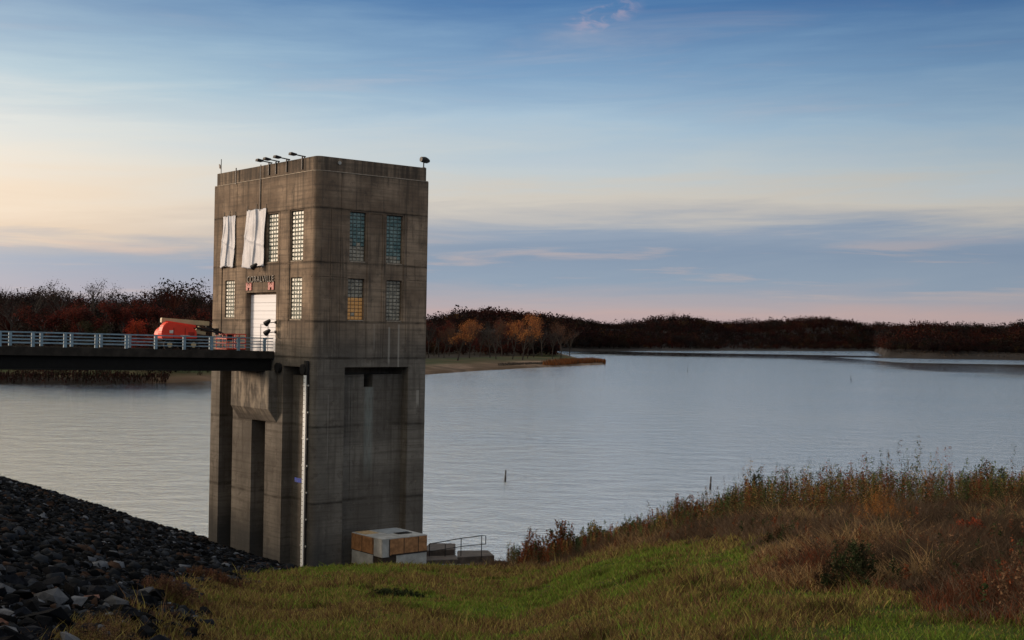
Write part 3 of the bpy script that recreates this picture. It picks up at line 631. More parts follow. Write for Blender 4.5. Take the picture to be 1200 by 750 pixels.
plat = pf.build('platform', M_cage, lift)
MB().box(((px0+px1)/2, -.1, .1), (1.55, 1.65, .06)).build('platform_floor', M_cage, plat)
MB().box((4.35, -.3, .95), (.55, .4, .55)).build('control_box', M_girder, plat, .02)

# ------------------------------------------------------------------ plywood shed, slabs, handrail
M_ply = worn('orange plywood', (.38, .19, .085), .8, 0, .35, 2.5); M_wsheet = worn('weathered white panel', (.42, .43, .43), .7, 0, .25, 1.5); M_shadow = worn('shadow-dark boards', (.04, .028, .022), .8)  # near-black boards: shade in the panel gaps put into the colour; also joints
M_grysheet = worn('grey roofing sheet', (.34, .38, .42), .6, 0, .2, 1.2)
shed = thing('plywood_shed', 'low flat plywood shed with orange upper boards against the tower foot', 'shed', L2W(3.3, -.12, 1.0), TH)
SL_, SW_, S0, S1, SM_ = 3.75, 3.8, .7, 2.75, 1.65      # length, width, base, top, split height
mb = MB(); mb.box((SL_/2, -SW_/2, (S1-.06)/2), (SL_-.1, SW_-.1, S1-.08)); mb.build('body', M_shadow, shed)
mb = MB(); mb.box((-.02, -SW_*.36, (SM_+S1)/2), (.05, SW_*.72, S1-SM_)); mb.box((SL_*.58, -SW_-.0, (SM_+S1)/2), (SL_*.84, .05, S1-SM_)); mb.build('upper_boards', M_ply, shed, .005)
mb = MB(); mb.box((.02, -SW_*.86, (SM_+S1)/2-.05), (.05, SW_*.26, S1-SM_+.1)); mb.box((SL_*.08, -SW_+.02, (SM_+S1)/2-.05), (SL_*.15, .05, S1-SM_+.1)); mb.box((.0, -SW_*.36, (S0+SM_)/2-.06), (.05, SW_*.7, SM_-S0)); mb.box((SL_*.66, -SW_+.03, (S0+SM_)/2-.06), (SL_*.68, .05, SM_-S0)); mb.build('panel', M_wsheet, shed, .005)
for (a0, b0) in ((-.05, -SW_*.36), (-.05, -SW_*.70)): MB().box((a0, b0, (SM_+S1)/2), (.02, .05, S1-SM_)).build('board_joint', M_shadow, shed)
for a0 in (.16, .48, .80): MB().box((SL_*a0, -SW_-.03, (SM_+S1)/2), (.05, .02, S1-SM_)).build('board_joint', M_shadow, shed)
MB().box((SL_*.6, -SW_+.0, SM_+.02), (SL_*.8, .09, .07)).build('batten', M_shadow, shed)
mb = MB(); mb.box((SL_/2, -SW_/2, S1+.02), (SL_+.02, SW_+.02, .06)); rf = mb.build('roof', M_wsheet, shed)
mb = MB(); mb.box((SL_*.68, -SW_*.28, S1+.065), (SL_*.5, SW_*.5, .02)); mb.build('roof_sheet', M_grysheet, rf)
mb = MB(); mb.box((SL_*.2, -SW_*.2, S1+.065), (SL_*.3, SW_*.36, .02)); mb.build('roof_board', worn('pale board', (.5, .36, .2), .8), rf)
mb = MB(); mb.box((SL_*.72, -SW_*.62, S1+.07), (SL_*.3, SW_*.18, .03)); mb.build('tarp_patch', M_dark, rf)
M_slab = worn('dark wet concrete', (.085, .065, .055), .8, 0, .4, 1.5)
def slab(label, pts, zt, zb):
    cx = sum(p[0] for p in pts)/len(pts); cy = sum(p[1] for p in pts)/len(pts)
    o = MB().prism([(p[0]-cx, p[1]-cy) for p in pts], lambda a, b2: (a, b2, zt), lambda a, b2: (a, b2, zb)).build('concrete_slab', M_slab, None, .04); o.location = (cx, cy, 0)
    return tag(o, label, 'slab', 'concrete slabs at the tower foot')
slab('brown concrete slab touching the right side of the tower foot', [(-6.3, 92.6), (-4.0, 93.6), (-4.0, 96.2), (-6.0, 96.2)], 1.95, .2)
slab('brown concrete slab at the outer end of the black handrail', [(-3.7, 91.9), (-1.0, 93.0), (-1.5, 95.2), (-3.8, 94.8)], 1.65, .1)
slab('low grey concrete slab between the shed and the outer slab', [(-6.3, 90.6), (-3.6, 91.4), (-3.8, 93.2), (-6.3, 92.5)], 1.6, .1)
hr = thing('handrail', 'black pipe handrail over the concrete slabs beside the tower', 'railing', (0, 92.5, 0))
P_ = [(-5.75, 0, 2.5), (-3.45, 0, 2.95), (-1.95, .1, 3.15), (-1.65, .1, 3.15)]
mb = MB(); mb.tube(P_+[(-1.65, .1, 2.55)], .035, 6); mb.tube([(-5.75, 0, 1.95), (-3.45, 0, 2.35), (-1.65, .1, 2.55)], .03, 6); mb.build('rail', M_dark, hr)
for x, z in ((-5.75, 2.5), (-4.6, 2.5), (-3.45, 2.95), (-1.95, 3.15)): MB().tube([(x, .05, 1.4), (x, .05, z)], .035, 6).build('post', M_dark, hr)

# ------------------------------------------------------------------ buoys
M_buoy = worn('dark buoy', (.03, .028, .03), .6); M_bw = worn('buoy band', (.12, .12, .12), .5)
def buoy(x, y, h, label):
    t = thing('buoy', label, 'buoy', (x, y, 0), 0, 'slender buoys on the lake')
    t.rotation_euler = (random.uniform(-.05, .05), random.uniform(-.06, .06), 0)
    MB().tube([(0, 0, -.3), (0, 0, 0), (0, 0, h*.42), (0, 0, h*.45), (0, 0, h)], [.13, .13, .12, .09, .08], 12).build('float', M_buoy, t)
    MB().tube([(0, 0, h*.52), (0, 0, h*.6)], .10, 12).build('band', M_bw, t)
buoy(-.5, 152.6, 1.35, 'dark slender buoy floating alone in mid lake right of the tower')
buoy(23.5, 148.0, 1.5, 'dark slender buoy floating just above the weed tops on the right')
buoy(82.9, 594, 2.2, 'tiny distant buoy left of centre in the far open water'); buoy(138.7, 516, 2.2, 'tiny distant buoy in the far open water on the right')

# ------------------------------------------------------------------ riprap stones
def rock_mesh(seed):
    rs = random.Random(seed); bm = bmesh.new(); sx, sy, sz = 1, rs.uniform(.6, .95), rs.uniform(.4, .7)
    for _ in range(13):
        v = Vector((rs.gauss(0, 1), rs.gauss(0, 1), rs.gauss(0, 1))).normalized()*rs.uniform(.8, 1)
        bm.verts.new((v.x*sx*.5, v.y*sy*.5, v.z*sz*.5))
    r = bmesh.ops.convex_hull(bm, input=bm.verts); bmesh.ops.delete(bm, geom=[g for g in r['geom_interior'] if isinstance(g, bmesh.types.BMVert)], context='VERTS')
    bmesh.ops.triangulate(bm, faces=bm.faces); me = bpy.data.meshes.new('riprap_stone'); bm.to_mesh(me); bm.free(); return me
def stmat(col, a):
    def f(t, b):
        o = t.new('ShaderNodeTexCoord').outputs['Object']; rnd = t.new('ShaderNodeObjectInfo').outputs['Random']
        n = t.noise(o, 3.5, 6, .7); c = t.mix(t.sstep(n, .3, .7), tuple(x*.45 for x in col), col)
        k = t.math('ADD', t.math('MULTIPLY', t.math('POWER', rnd, 2.5), a), .45)
        t.put(b.inputs['Base Color'], t.mix(1., c, k, 'MULTIPLY')); bump(t, b, t.noise(o, 11, 5, .7), .6, .03)
    return f
M_st = mat('dark limestone', rough=1., spec=.06, build=stmat((.010, .0115, .016), 1.7)); M_stl = mat('pale stone', rough=.85, spec=.3, build=stmat((.15, .165, .20), .4)); M_str = mat('rusty stone', rough=.85, build=stmat((.15, .06, .04), .6))
variants = [rock_mesh(s) for s in range(14)]
for me in variants: me.materials.append(M_st)
pale = [v.copy() for v in variants[:5]]; rusty = [v.copy() for v in variants[5:8]]
for me in pale: me.materials[0] = M_stl
for me in rusty: me.materials[0] = M_str
def stone(me, x, y, s, label, dz=0., rz=None):
    o = bpy.data.objects.new('riprap_stone', me); C.objects.link(o)
    o.location = (x, y, float(ground_z(x, y))+s*.12+dz); o.scale = (s, s, s); o.rotation_euler = (random.uniform(-.3, .3)+.2, random.uniform(-.3, .3), random.uniform(0, 6.28) if rz is None else rz)
    return tag(o, label, 'stone', 'loose stones of the dam riprap')
stone(pale[0], -6.45, 17.75, .62, 'pale angular boulder with a peaked top left of the rusty stone', rz=.5)
stone(rusty[0], -6.5, 19.6, .46, 'rusty red stone beside the small bright white stone', rz=1.)
stone(pale[1], -6.15, 19.4, .26, 'small bright white stone right of the rusty red stone')
stone(pale[2], -7.0, 19.3, .34, 'pale grey stone between the peaked boulder and the rusty stone')
stone(pale[3], -6.9, 17.3, .55, 'pale blue grey boulder at the left picture edge')
stone(rusty[1], -5.6, 13.9, .34, 'rusty brown stone low at the left picture edge')
stone(pale[4], -5.25, 13.3, .42, 'pale bluish stone in the bottom left corner')
stone(pale[0], -10.9, 26.2, .5, 'flat pale stone highest up the near slope on the left')
stone(pale[2], -8.2, 22.8, .42, 'pale double stone on the left slope below the flat pale stone')
stone(pale[3], -6.2, 21.0, .4, 'grey stone lying in brown grass at the riprap edge')
stone(variants[2], -5.6, 15.2, 1.0, 'added black boulder standing in for a shadowed void in the lower left foreground', -.2)  # boulder added where there is only a dark shadow area
cand = []
rs = np.random.default_rng(5)
while len(cand) < 160000:
    y = rs.uniform(10, 165); x = rs.uniform(-.47*y, -.14*y)
    cand.append((x, y))
cand = np.array(cand); cz = ground_z(cand[:, 0], cand[:, 1]); gg = grassiness(cand[:, 0], cand[:, 1])
ok = (gg < .9*rs.random(len(cand))**2.) & (cz > -.5) & (rs.random(len(cand)) < np.clip(.5+25/cand[:, 1], 0, 1))
lx = (cand[:, 0]-CX)*RX+(cand[:, 1]-CY)*RY; ly = -(cand[:, 0]-CX)*RY+(cand[:, 1]-CY)*RX
ok &= ~((lx > -.1) & (lx < B_) & (ly > -.1) & (ly < A_)) & (lx < 10)
cand = cand[ok]; cz = cz[ok]
sz = np.clip(rs.lognormal(-1.95, .52, len(cand)), .07, .55)*np.interp(cand[:, 1], [10, 60, 120], [1, 1.25, 1.6])
order = np.argsort(-sz/cand[:, 1]); near = order[:289]; rest = order[289:]
for i in near:
    stone(variants[i % 14] if (i % 11) else pale[i % 5], float(cand[i, 0]), float(cand[i, 1]), float(sz[i]), 'dark angular riprap stone among many alike on the dam slope')
def merge_copies(meshes, pos, scl, rz, tilt=.35, seed=1, tints=None):
    r = np.random.default_rng(seed); VV, FF, TT = [], [], []; off = 0; k = r.integers(0, len(meshes), len(pos))
    for m_i, (v, f) in enumerate(meshes):
        ids = np.where(k == m_i)[0]
        if not len(ids): continue
        c, s = np.cos(rz[ids]), np.sin(rz[ids]); sc = scl[ids]; tl = r.uniform(-tilt, tilt, len(ids))
        x = v[None, :, 0]*c[:, None]-v[None, :, 1]*s[:, None]; y = v[None, :, 0]*s[:, None]+v[None, :, 1]*c[:, None]; z = np.repeat(v[None, :, 2], len(ids), 0)
        ct, st = np.cos(tl)[:, None], np.sin(tl)[:, None]; y, z = y*ct-z*st, y*st+z*ct
        V = np.stack([x, y, z], -1)*sc[:, None, None]+pos[ids][:, None, :]
        FF.append((f[None]+(np.arange(len(ids))*len(v))[:, None, None]).reshape(-1, f.shape[1])+off); VV.append(V.reshape(-1, 3)); off += V.shape[0]*V.shape[1]
        if tints is not None: TT.append(np.repeat(tints[ids], len(v), 0))
    return np.concatenate(VV), np.concatenate(FF), (np.concatenate(TT) if tints is not None else None)
def arr(me):
    v = np.zeros(len(me.vertices)*3); me.vertices.foreach_get('co', v); f = np.zeros(len(me.polygons)*3, int); me.polygons.foreach_get('vertices', f); return v.reshape(-1, 3), f.reshape(-1, 3)
rv = [arr(m) for m in variants]
kk = rs.random(len(rest))**2.2; tn = (.003+.034*kk**1.6)[:, None]*np.array([[.85, 1.0, 1.3]]); brn = rs.random(len(rest)) < .08; tn[brn] = np.array([.035, .022, .017])
whi = rs.random(len(rest)) < .03; tn[whi] = np.array([.10, .11, .13])
pos = np.stack([cand[rest, 0], cand[rest, 1], cz[rest]+sz[rest]*.1], -1)
V, Fx, Tt = merge_copies(rv, pos, sz[rest], rs.uniform(0, 6.28, len(rest)), .5, 2, tn)
def stm(t, b):
    a = t.new('ShaderNodeAttribute', attribute_name='tint').outputs['Color']; o = t.new('ShaderNodeTexCoord').outputs['Object']
    t.put(b.inputs['Base Color'], t.mix(1., a, t.mix(t.noise(o, 5, 5, .7), (.45, .45, .45), (1.5, 1.5, 1.5)), 'MULTIPLY')); bump(t, b, t.noise(o, 14, 4), .5, .03)
M_stuffst = mat('riprap stone', rough=1., spec=.05, build=stm)
tag(npmesh('riprap', V, Fx, M_stuffst, tint=Tt), 'bank of small dark broken stones sloping to the water left of the tower', 'riprap', kind='stuff')

# ------------------------------------------------------------------ grass, thatch and weeds
def blades(x, y, h, wd, lean, tint, seed, zoff=0., base=None):
    r = np.random.default_rng(seed); n = len(x); z = ground_z(x, y)+zoff if base is None else base
    a = r.uniform(0, 2*np.pi, n); lx_ = np.cos(a)*lean*h; ly_ = np.sin(a)*lean*h; b2 = r.uniform(-.9, .9, n); wx, wy = np.cos(b2)*wd/2, np.sin(b2)*wd/2
    V = np.stack([np.stack([x-wx, y-wy, z], -1), np.stack([x+wx, y+wy, z], -1), np.stack([x-wx*.7+lx_*.35, y-wy*.7+ly_*.35, z+h*.55], -1), np.stack([x+wx*.7+lx_*.35, y+wy*.7+ly_*.35, z+h*.55], -1), np.stack([x+lx_, y+ly_, z+h], -1)], 1)
    Fb = np.array([[0, 1, 3], [0, 3, 2], [2, 3, 4]]); Fb = (Fb[None]+(np.arange(n)*5)[:, None, None]).reshape(-1, 3)
    return V.reshape(-1, 3), Fb, np.repeat(tint, 5, 0)
def scatter(n, y0, y1, ul, ur, power, seed):
    r = np.random.default_rng(seed); t = r.random(n); e = 2-power
    y = (y0**e+t*(y1**e-y0**e))**(1/e); u = r.uniform(ul, ur, n); return u*y, y, r
x, y, r = scatter(300000, 10.5, 60, -.42, .46, 1.25, 1)
gsel = grassiness(x, y); dsel = dryness(x, y)
ok = (gsel > 0) & (dsel < .25); x, y, gsel, dsel = x[ok], y[ok], gsel[ok], dsel[ok]; n = len(x)
pt = fbm(x, y*.8, 2.6, 61); pt2 = vnoise(x, y, .55, 63); pt3 = fbm(x, y, 1.2, 67)
br = np.clip((pt-.5)*6.5+(pt3-.5)*3.2+.32, 0, 1); br = np.maximum(br, np.clip(1.-gsel/1.6, 0, 1)*np.clip(pt3*2.2-.2, 0, 1)); br = np.maximum(br, np.clip((dsel+1.2)/1.2, 0, 1)*.8)
far_ = fbm(x, y*.55, 7., 66); br = np.clip(br+np.clip((far_-.56)*5, 0, .5)-np.clip((.52-far_)*4, 0, .5), 0, 1); rr_ = r.random(n)
green = np.array([.13, .19, .028])[None]*(.6+.9*rr_)[:, None]; yel = np.array([.26, .215, .065])[None]*(.6+.7*rr_)[:, None]; brown = np.array([.15, .088, .045])[None]*(.5+.9*rr_)[:, None]
dk = np.clip((vnoise(x, y, .9, 68)-.62)*5, 0, 1)*np.clip((pt2-.3)*2, 0, 1)
tint = np.where((r.random(n) < br)[:, None], np.where((r.random(n) < .45)[:, None], yel, brown), np.where((r.random(n) < .22)[:, None], yel*.8, green))*(1-.6*dk[:, None])
hh = r.uniform(.03, .085, n)*(.3+1.5*pt2**1.5)*(1+.9*br)*np.where(r.random(n) < .04, 1.9, 1.)*np.interp(y, [10, 50], [1, 1.35])
V, Fx, Tt = blades(x, y, hh, np.interp(y, [10, 25, 55], [.009, .018, .035]), r.uniform(.3, 1.2, n), tint, 2)
tag(npmesh('grass', V, Fx, M_grass, tint=Tt), 'short green and straw coloured grass on the bank in the foreground', 'grass', kind='stuff')
# dry thatch on the right
x, y, r = scatter(330000, 9.5, 62, -.05, .47, 1.2, 4)
dsel = dryness(x, y); ok = dsel > -.1; x, y, dsel = x[ok], y[ok], dsel[ok]; n = len(x)
cl = fbm(x, y, 1.6, 71); cl2 = vnoise(x, y, .7, 73); kk = r.random(n)[:, None]
cA = np.array([.115, .072, .045]); cB = np.array([.17, .12, .08]); cC = np.array([.11, .035, .018]); cD = np.array([.05, .035, .024])
tint = (cA+(cB-cA)*kk)*(.15+1.0*cl[:, None])*np.clip(1.15-.35*(dsel[:, None]>1.5)*vnoise(x, y, 3.5, 79)[:, None]*1.6, .3, 1.2); rst = (vnoise(x, y, 2.6, 77) > .72)[:, None] & (r.random(n) < .5)[:, None]; tint = np.where(rst, cC*(.7+kk), tint); gold = (vnoise(x, y, 2.3, 78) > .60)[:, None] & (r.random(n) < .55)[:, None]; tint = np.where(gold, np.array([.30, .20, .095])*(.5+.8*kk), tint); tint = np.where((cl2 < .28)[:, None], cD*(.6+.8*kk), tint)  # clump shading and the dimmer right bank are put into the tint
hh = r.uniform(.08, .36, n)*(.2+1.6*cl2)*(.6+.8*cl)*np.clip(.4+dsel/1.5, .3, 1.25)
V, Fx, Tt = blades(x, y, hh, np.interp(y, [10, 25, 55], [.009, .016, .032]), r.uniform(.3, 1.3, n), tint, 5)
tag(npmesh('dry_grass', V, Fx, M_grass, tint=Tt), 'matted brown dry grass on the right side of the bank', 'dry grass', kind='stuff')

def leaves(c, s, tint, seed, flat=0.):
    """one diamond leaf per centre"""
    r = np.random.default_rng(seed); n = len(c); a = r.normal(size=(n, 3)); a[:, 2] *= (1-flat); a /= np.linalg.norm(a, axis=1)[:, None]+1e-9
    b2 = r.normal(size=(n, 3)); b2 -= (a*b2).sum(1)[:, None]*a; b2 /= np.linalg.norm(b2, axis=1)[:, None]+1e-9
    s = np.asarray(s)[:, None]*np.ones((n, 1)); V = np.stack([c-a*s*.5, c+b2*s*.3, c+a*s*.5, c-b2*s*.3], 1).reshape(-1, 3)
    Fq = (np.arange(n)*4)[:, None]+np.arange(4)[None]; return V, Fq, np.repeat(tint, 4, 0)
def cat(parts):
    V, Fq, Tq = [], [], []; off = 0
    for v, f, t in parts:
        if f.shape[1] == 3: f = np.concatenate([f, f[:, 2:3]], 1)
        V.append(v); Fq.append(f+off); Tq.append(t); off += len(v)
    return np.concatenate(V), np.concatenate(Fq), np.concatenate(Tq)
def stalks(x, y, h, cols, seed, per=26, w=.018, leaf=.09, z=None):
    """tall weeds: a leaning stem, ascending side twigs with small leaves, denser below"""
    r = np.random.default_rng(seed); n = len(x); z = ground_z(x, y) if z is None else z; a = r.uniform(0, 6.28, n); ln = r.uniform(.02, .16, n)*h
    dx_, dy_ = np.cos(a)*ln, np.sin(a)*ln; base = np.stack([x, y, z], -1); top = np.stack([x+dx_, y+dy_, z+h], -1)
    wv = np.stack([np.full(n, w/2), np.zeros(n), np.zeros(n)], -1); mid = (base+top)/2-np.stack([dx_, dy_, dx_*0], -1)*.15
    V = np.stack([base-wv, base+wv, mid+wv*.8, mid-wv*.8, top], 1).reshape(-1, 3)
    Ft = np.array([[0, 1, 2], [0, 2, 3], [3, 2, 4]]); Ft = (Ft[None]+(np.arange(n)*5)[:, None, None]).reshape(-1, 3)
    parts = [(V, Ft, np.repeat(cols*.6, 5, 0))]
    t = r.random((n, per))**.75*.97+.06; ang = r.uniform(0, 6.28, (n, per)); tl = r.uniform(.05, .30, (n, per))*(1.12-t)*h[:, None]*.8
    p0 = base[:, None]*(1-t[..., None])+top[:, None]*t[..., None]; p1 = p0+np.stack([np.cos(ang)*tl, np.sin(ang)*tl, tl*r.uniform(.5, 1.5, (n, per))], -1)
    p0 = p0.reshape(-1, 3); p1 = p1.reshape(-1, 3); ww = np.array([[w*.28, 0, 0]])
    Vt = np.stack([p0-ww, p0+ww, p1], 1).reshape(-1, 3); Ft = np.arange(len(Vt)).reshape(-1, 3); ct = np.repeat(cols, per, 0); parts.append((Vt, Ft, np.repeat(ct*.7, 3, 0)))
    for q in (.45, .75, 1.): 
        v, f, tt = leaves(p0*(1-q)+p1*q+r.normal(size=p0.shape)*.02, leaf*r.uniform(.5, 1.2, len(p0)), ct*r.uniform(.5, 1.4, len(ct))[:, None], seed+int(q*100)); parts.append((v, f, tt))
    return cat(parts)
def pick(r, n, pal, wts): return np.array(pal)[r.choice(len(pal), n, p=np.array(wts)/sum(wts))]*r.uniform(.6, 1.4, n)[:, None]
RUST, BRN, DKG, OLV, YEL = (.16, .05, .022), (.12, .07, .04), (.035, .05, .02), (.09, .11, .035), (.26, .17, .06)
# belt along the crest
x, y, r = scatter(7600, 38, 60, .0, .47, 1., 8); D = np.interp(x/y, UA, DD)
rx = x/y; ok = (dryness(x, y) > .3) & (y > D-9*np.clip(rx/.12, .35, 1)) & (r.random(len(x)) < .25+.75*fbm(x, y, 2.2, 81)*1.3); x, y = x[ok], y[ok]; rx = x/y
clump = fbm(x, y, 2.8, 83); h = (.45+1.15*clump*r.uniform(.5, 1.1, len(x)))*np.interp(rx, [0, .03, .08, .14, .18, .3, .4], [1.0, .95, .75, 1.0, 1.5, 1.4, 1.3])
h *= np.where(r.random(len(x)) < .06, 1.5, 1.)
V, Fx, Tt = stalks(x, y, h, pick(r, len(x), [RUST, BRN, DKG, OLV, YEL], [.20, .24, .24, .20, .12]), 9, 40, .020, .045)
tag(npmesh('weeds', V, Fx, M_grass, tint=Tt), 'rust brown and dark green weeds standing along the crest of the bank', 'weeds', kind='stuff')
# lower weeds spread through the thatch
x, y, r = scatter(2600, 13, 46, .05, .47, 1.1, 18); ok = (dryness(x, y) > .5) & (fbm(x, y, 1.8, 87) > .46); x, y = x[ok], y[ok]
h = r.uniform(.2, .55, len(x)); V, Fx, Tt = stalks(x, y, h, pick(r, len(x), [RUST, BRN, DKG, (.10, .07, .05)], [.15, .45, .2, .2]), 19, 22, .010, .045)
tag(npmesh('low_weeds', V, Fx, M_grass, tint=Tt), 'low brown seed weeds scattered through the dry grass', 'weeds', kind='stuff')
def bush(name, label, cat_, x, y, w_, h_, pal, n, leaf, seed, group='shrubs on the bank'):
    r = np.random.default_rng(seed); x0 = r.normal(0, w_*.28, n); y0 = r.normal(0, w_*.28, n); g = ground_z(x+x0, y+y0); zc = float(ground_z(x, y))
    prof = np.clip(1-(np.hypot(x0, y0)/(w_*.75))**2, .25, 1); h = h_*prof*r.uniform(.55, 1.05, n)
    V, Fq, Tq = stalks(x0, y0, h, pick(r, n, pal, [1]*len(pal)), seed+1, 34, .012, leaf*.68, g-zc)
    o = npmesh(name, V, Fq, M_grass, tint=Tq); o.location = (x, y, zc); return tag(o, label, cat_, group)
bush('shrub', 'rounded dark green shrub at the lower edge of the dry grass', 'shrub', 5.0, 18.6, .75, .72, [DKG, (.03, .034, .016), (.045, .03, .018)], 60, .06, 101)
bush('grass_clump', 'bright orange clump of tall grass in the middle of the brown weeds', 'grass clump', 9.7, 33.0, 1.25, 1.2, [(.30, .12, .03), (.24, .10, .03), (.30, .17, .06), (.20, .10, .04)], 120, .035, 103)
bush('shrub', 'red leaved shrub in the brown grass near the right picture edge', 'shrub', 9.9, 27.0, .9, .5, [(.22, .045, .02), (.14, .035, .02)], 90, .07, 105)
bush('shrub', 'dark pointed evergreen looking weed rising above the crest right of the far buoy', 'shrub', 9.75, 50.5, .75, 2.1, [DKG, (.025, .03, .015)], 60, .10, 107)
bush('shrub', 'dark leafy shrub with thin upright stems at the left end of the weeds', 'shrub', 2.1, 53.2, 1.7, 1.75, [DKG, BRN, RUST], 90, .11, 109)
bush('shrub', 'rusty feathery shrub leftmost at the edge of the open water', 'shrub', 1.0, 53.6, .9, 1.6, [RUST, BRN], 50, .09, 111)
bush('shrub', 'yellow green shrub on the crest between two darker shrubs', 'shrub', 3.5, 53.2, 1.3, 1.25, [YEL, OLV, (.16, .13, .03)], 80, .10, 113)
bush('shrub', 'green leafy sprig shrub in the dip of the weed crest', 'shrub', 5.0, 52.6, 1.2, 1.0, [OLV, DKG], 60, .10, 115)
bush('shrub', 'rusty brown seed headed shrub between the dip and the pointed dark weed', 'shrub', 7.1, 51.5, 1.6, 1.7, [RUST, BRN, (.16, .09, .05)], 90, .09, 117)
bush('weed_stalk', 'single very tall thin dead stalk above the right weed crest', 'weed', 15.6, 48.5, .35, 2.6, [BRN], 7, .06, 119)
bush('shrub', 'wide dark shrub with airy branches tallest near the right edge', 'shrub', 18.9, 50.0, 2.2, 1.95, [BRN, DKG], 110, .09, 121)
bush('shrub', 'thin rusty upright shrub at the extreme right edge of the crest', 'shrub', 20.3, 49.0, 1.2, 1.8, [RUST, BRN], 60, .08, 123)
bush('shrub', 'low dark green shrub in the brown grass left of the rounded one', 'shrub', 5.9, 27.5, .8, .5, [DKG, BRN], 60, .05, 125)
bush('weed_stalk', 'brown weed tuft among the stones in the lower left', 'weed', -4.6, 14.6, .7, .5, [BRN, (.12, .08, .04)], 40, .03, 127)
bush('grass_tuft', 'dark matted tuft in the green grass below the plywood shed', 'grass tuft', -2.8, 31.0, 1.4, .22, [DKG, (.02, .025, .01)], 120, .05, 129)
bush('shrub', 'brown dead shrub at the border of riprap and grass', 'shrub', -6.9, 26.0, 1.2, .45, [BRN, (.1, .05, .035)], 110, .045, 131)
bush('shrub', 'reddish dead weeds beside the tower side of the riprap edge', 'shrub', -8.3, 36.0, 1.6, .4, [(.12, .05, .03), BRN], 110, .05, 133)

# ------------------------------------------------------------------ trees
def make_tree(seed, kind):
    """unit-height tree (1 m tall): returns trunk mesh object + crown mesh object data"""
    r = random.Random(seed); tips = []; mb = MB()
    def branch(p, d, L, rad, lvl):
        pts = [p]; q = Vector(p); dd = Vector(d)
        for k in range(3):
            dd = (dd+Vector((r.uniform(-.2, .2), r.uniform(-.2, .2), r.uniform(-.02, .16)))).normalized(); q = q+dd*L/3; pts.append(q.copy())
        mb.tube(pts, [rad, rad*.8, rad*.6, rad*.35], 5 if lvl < 2 else 3, cap=False)
        if lvl >= (3 if kind != 'leafy' else 2):
            tips.append(pts[-1]); tips.append(pts[-2]); return
        for k in range(r.choice((3, 4)) if lvl else 7):
            f = r.uniform(.35, 1) if lvl else r.uniform(.3, 1.); at = pts[0].lerp(pts[-1], f) if lvl else Vector(pts[0]).lerp(pts[-1], f)
            a = r.uniform(0, 6.28); sp = r.uniform(.5, 1.1); nd = (dd*.9+Vector((math.cos(a)*sp, math.sin(a)*sp, r.uniform(0, .35)))).normalized()
            branch(at, nd, L*r.uniform(.5, .72) if lvl else r.uniform(.3, .42), rad*.5, lvl+1)
    branch(Vector((0, 0, 0)), Vector((0, 0, 1)), .58, .022, 0)
    trunk = mb
    tips_ = np.array([tuple(t) for t in tips]); rn = np.random.default_rng(seed); zmax = tips_[:, 2].max(); sc = 1/zmax
    trunk.v = [tuple(c*sc for c in v) for v in trunk.v]; tips_ *= sc
    if kind == 'bare': c = tips_[rn.integers(0, len(tips_), 700)]+rn.normal(0, .035, (700, 3)); s = rn.uniform(.008, .03, 700)
    elif kind == 'half': c = tips_[rn.integers(0, len(tips_), 2600)]+rn.normal(0, .04, (2600, 3)); s = rn.uniform(.010, .030, 2600)
    else: c = tips_[rn.integers(0, len(tips_), 4200)]+rn.normal(0, .048, (4200, 3)); s = rn.uniform(.015, .042, 4200)
    return trunk, c, s
def tree_proto(seed, kind, pal, name='tree'):
    trunk, c, s = make_tree(seed, kind); rn = np.random.default_rng(seed+5)
    root = bpy.data.objects.new(name, None); C.objects.link(root)
    trunk.build('trunk', M_bark, root)
    n = len(c); cell = np.floor(c*9).astype(int); hsh = (cell[:, 0]*73+cell[:, 1]*179+cell[:, 2]*283) % 97/97.
    t = np.array(pal)[(hsh*len(pal)).astype(int) % len(pal)]*rn.uniform(.55, 1.4, n)[:, None]
    V, Fq, Tq = leaves(c, s, t, seed+9); npmesh('crown', V, Fq, M_leaf, root, Tq); return root
ORG = [(.36, .13, .045), (.42, .18, .06), (.26, .10, .04)]; RED = [(.25, .03, .02), (.30, .05, .022)]; MAR = [(.085, .018, .015), (.045, .018, .016), (.12, .026, .018)]; GRY = [(.04, .032, .03), (.03, .025, .025)]; OLIV = [(.03, .027, .014), (.022, .02, .012)]
protos = {('orange', 0): tree_proto(1, 'half', ORG), ('orange', 1): tree_proto(2, 'half', ORG), ('bare', 0): tree_proto(3, 'bare', GRY), ('bare', 1): tree_proto(4, 'bare', GRY), ('red', 0): tree_proto(5, 'leafy', RED),
          ('maroon', 0): tree_proto(6, 'leafy', MAR), ('maroon', 1): tree_proto(7, 'leafy', MAR), ('olive', 0): tree_proto(8, 'leafy', OLIV), ('brown', 0): tree_proto(9, 'half', [(.10, .05, .03), (.12, .06, .04)])}
used = set()
def plant(kind, px, base_d, h, wide, label, group):
    u = (px-600)/1481.7; x, y = u*base_d, base_d; z = float(land_h(np.array([u]), np.array([base_d]))[0][0])
    p = protos[kind]; o = p if kind not in used else copy_tree(p); used.add(kind)
    o.location = (x, y, z-.3); o.scale = (h*wide, h*wide, h); o.rotation_euler = (0, 0, random.uniform(0, 6.28)); return tag(o, label, 'tree', group)
G1 = 'trees on the low peninsula'; G2 = 'trees in the wood behind the bridge'
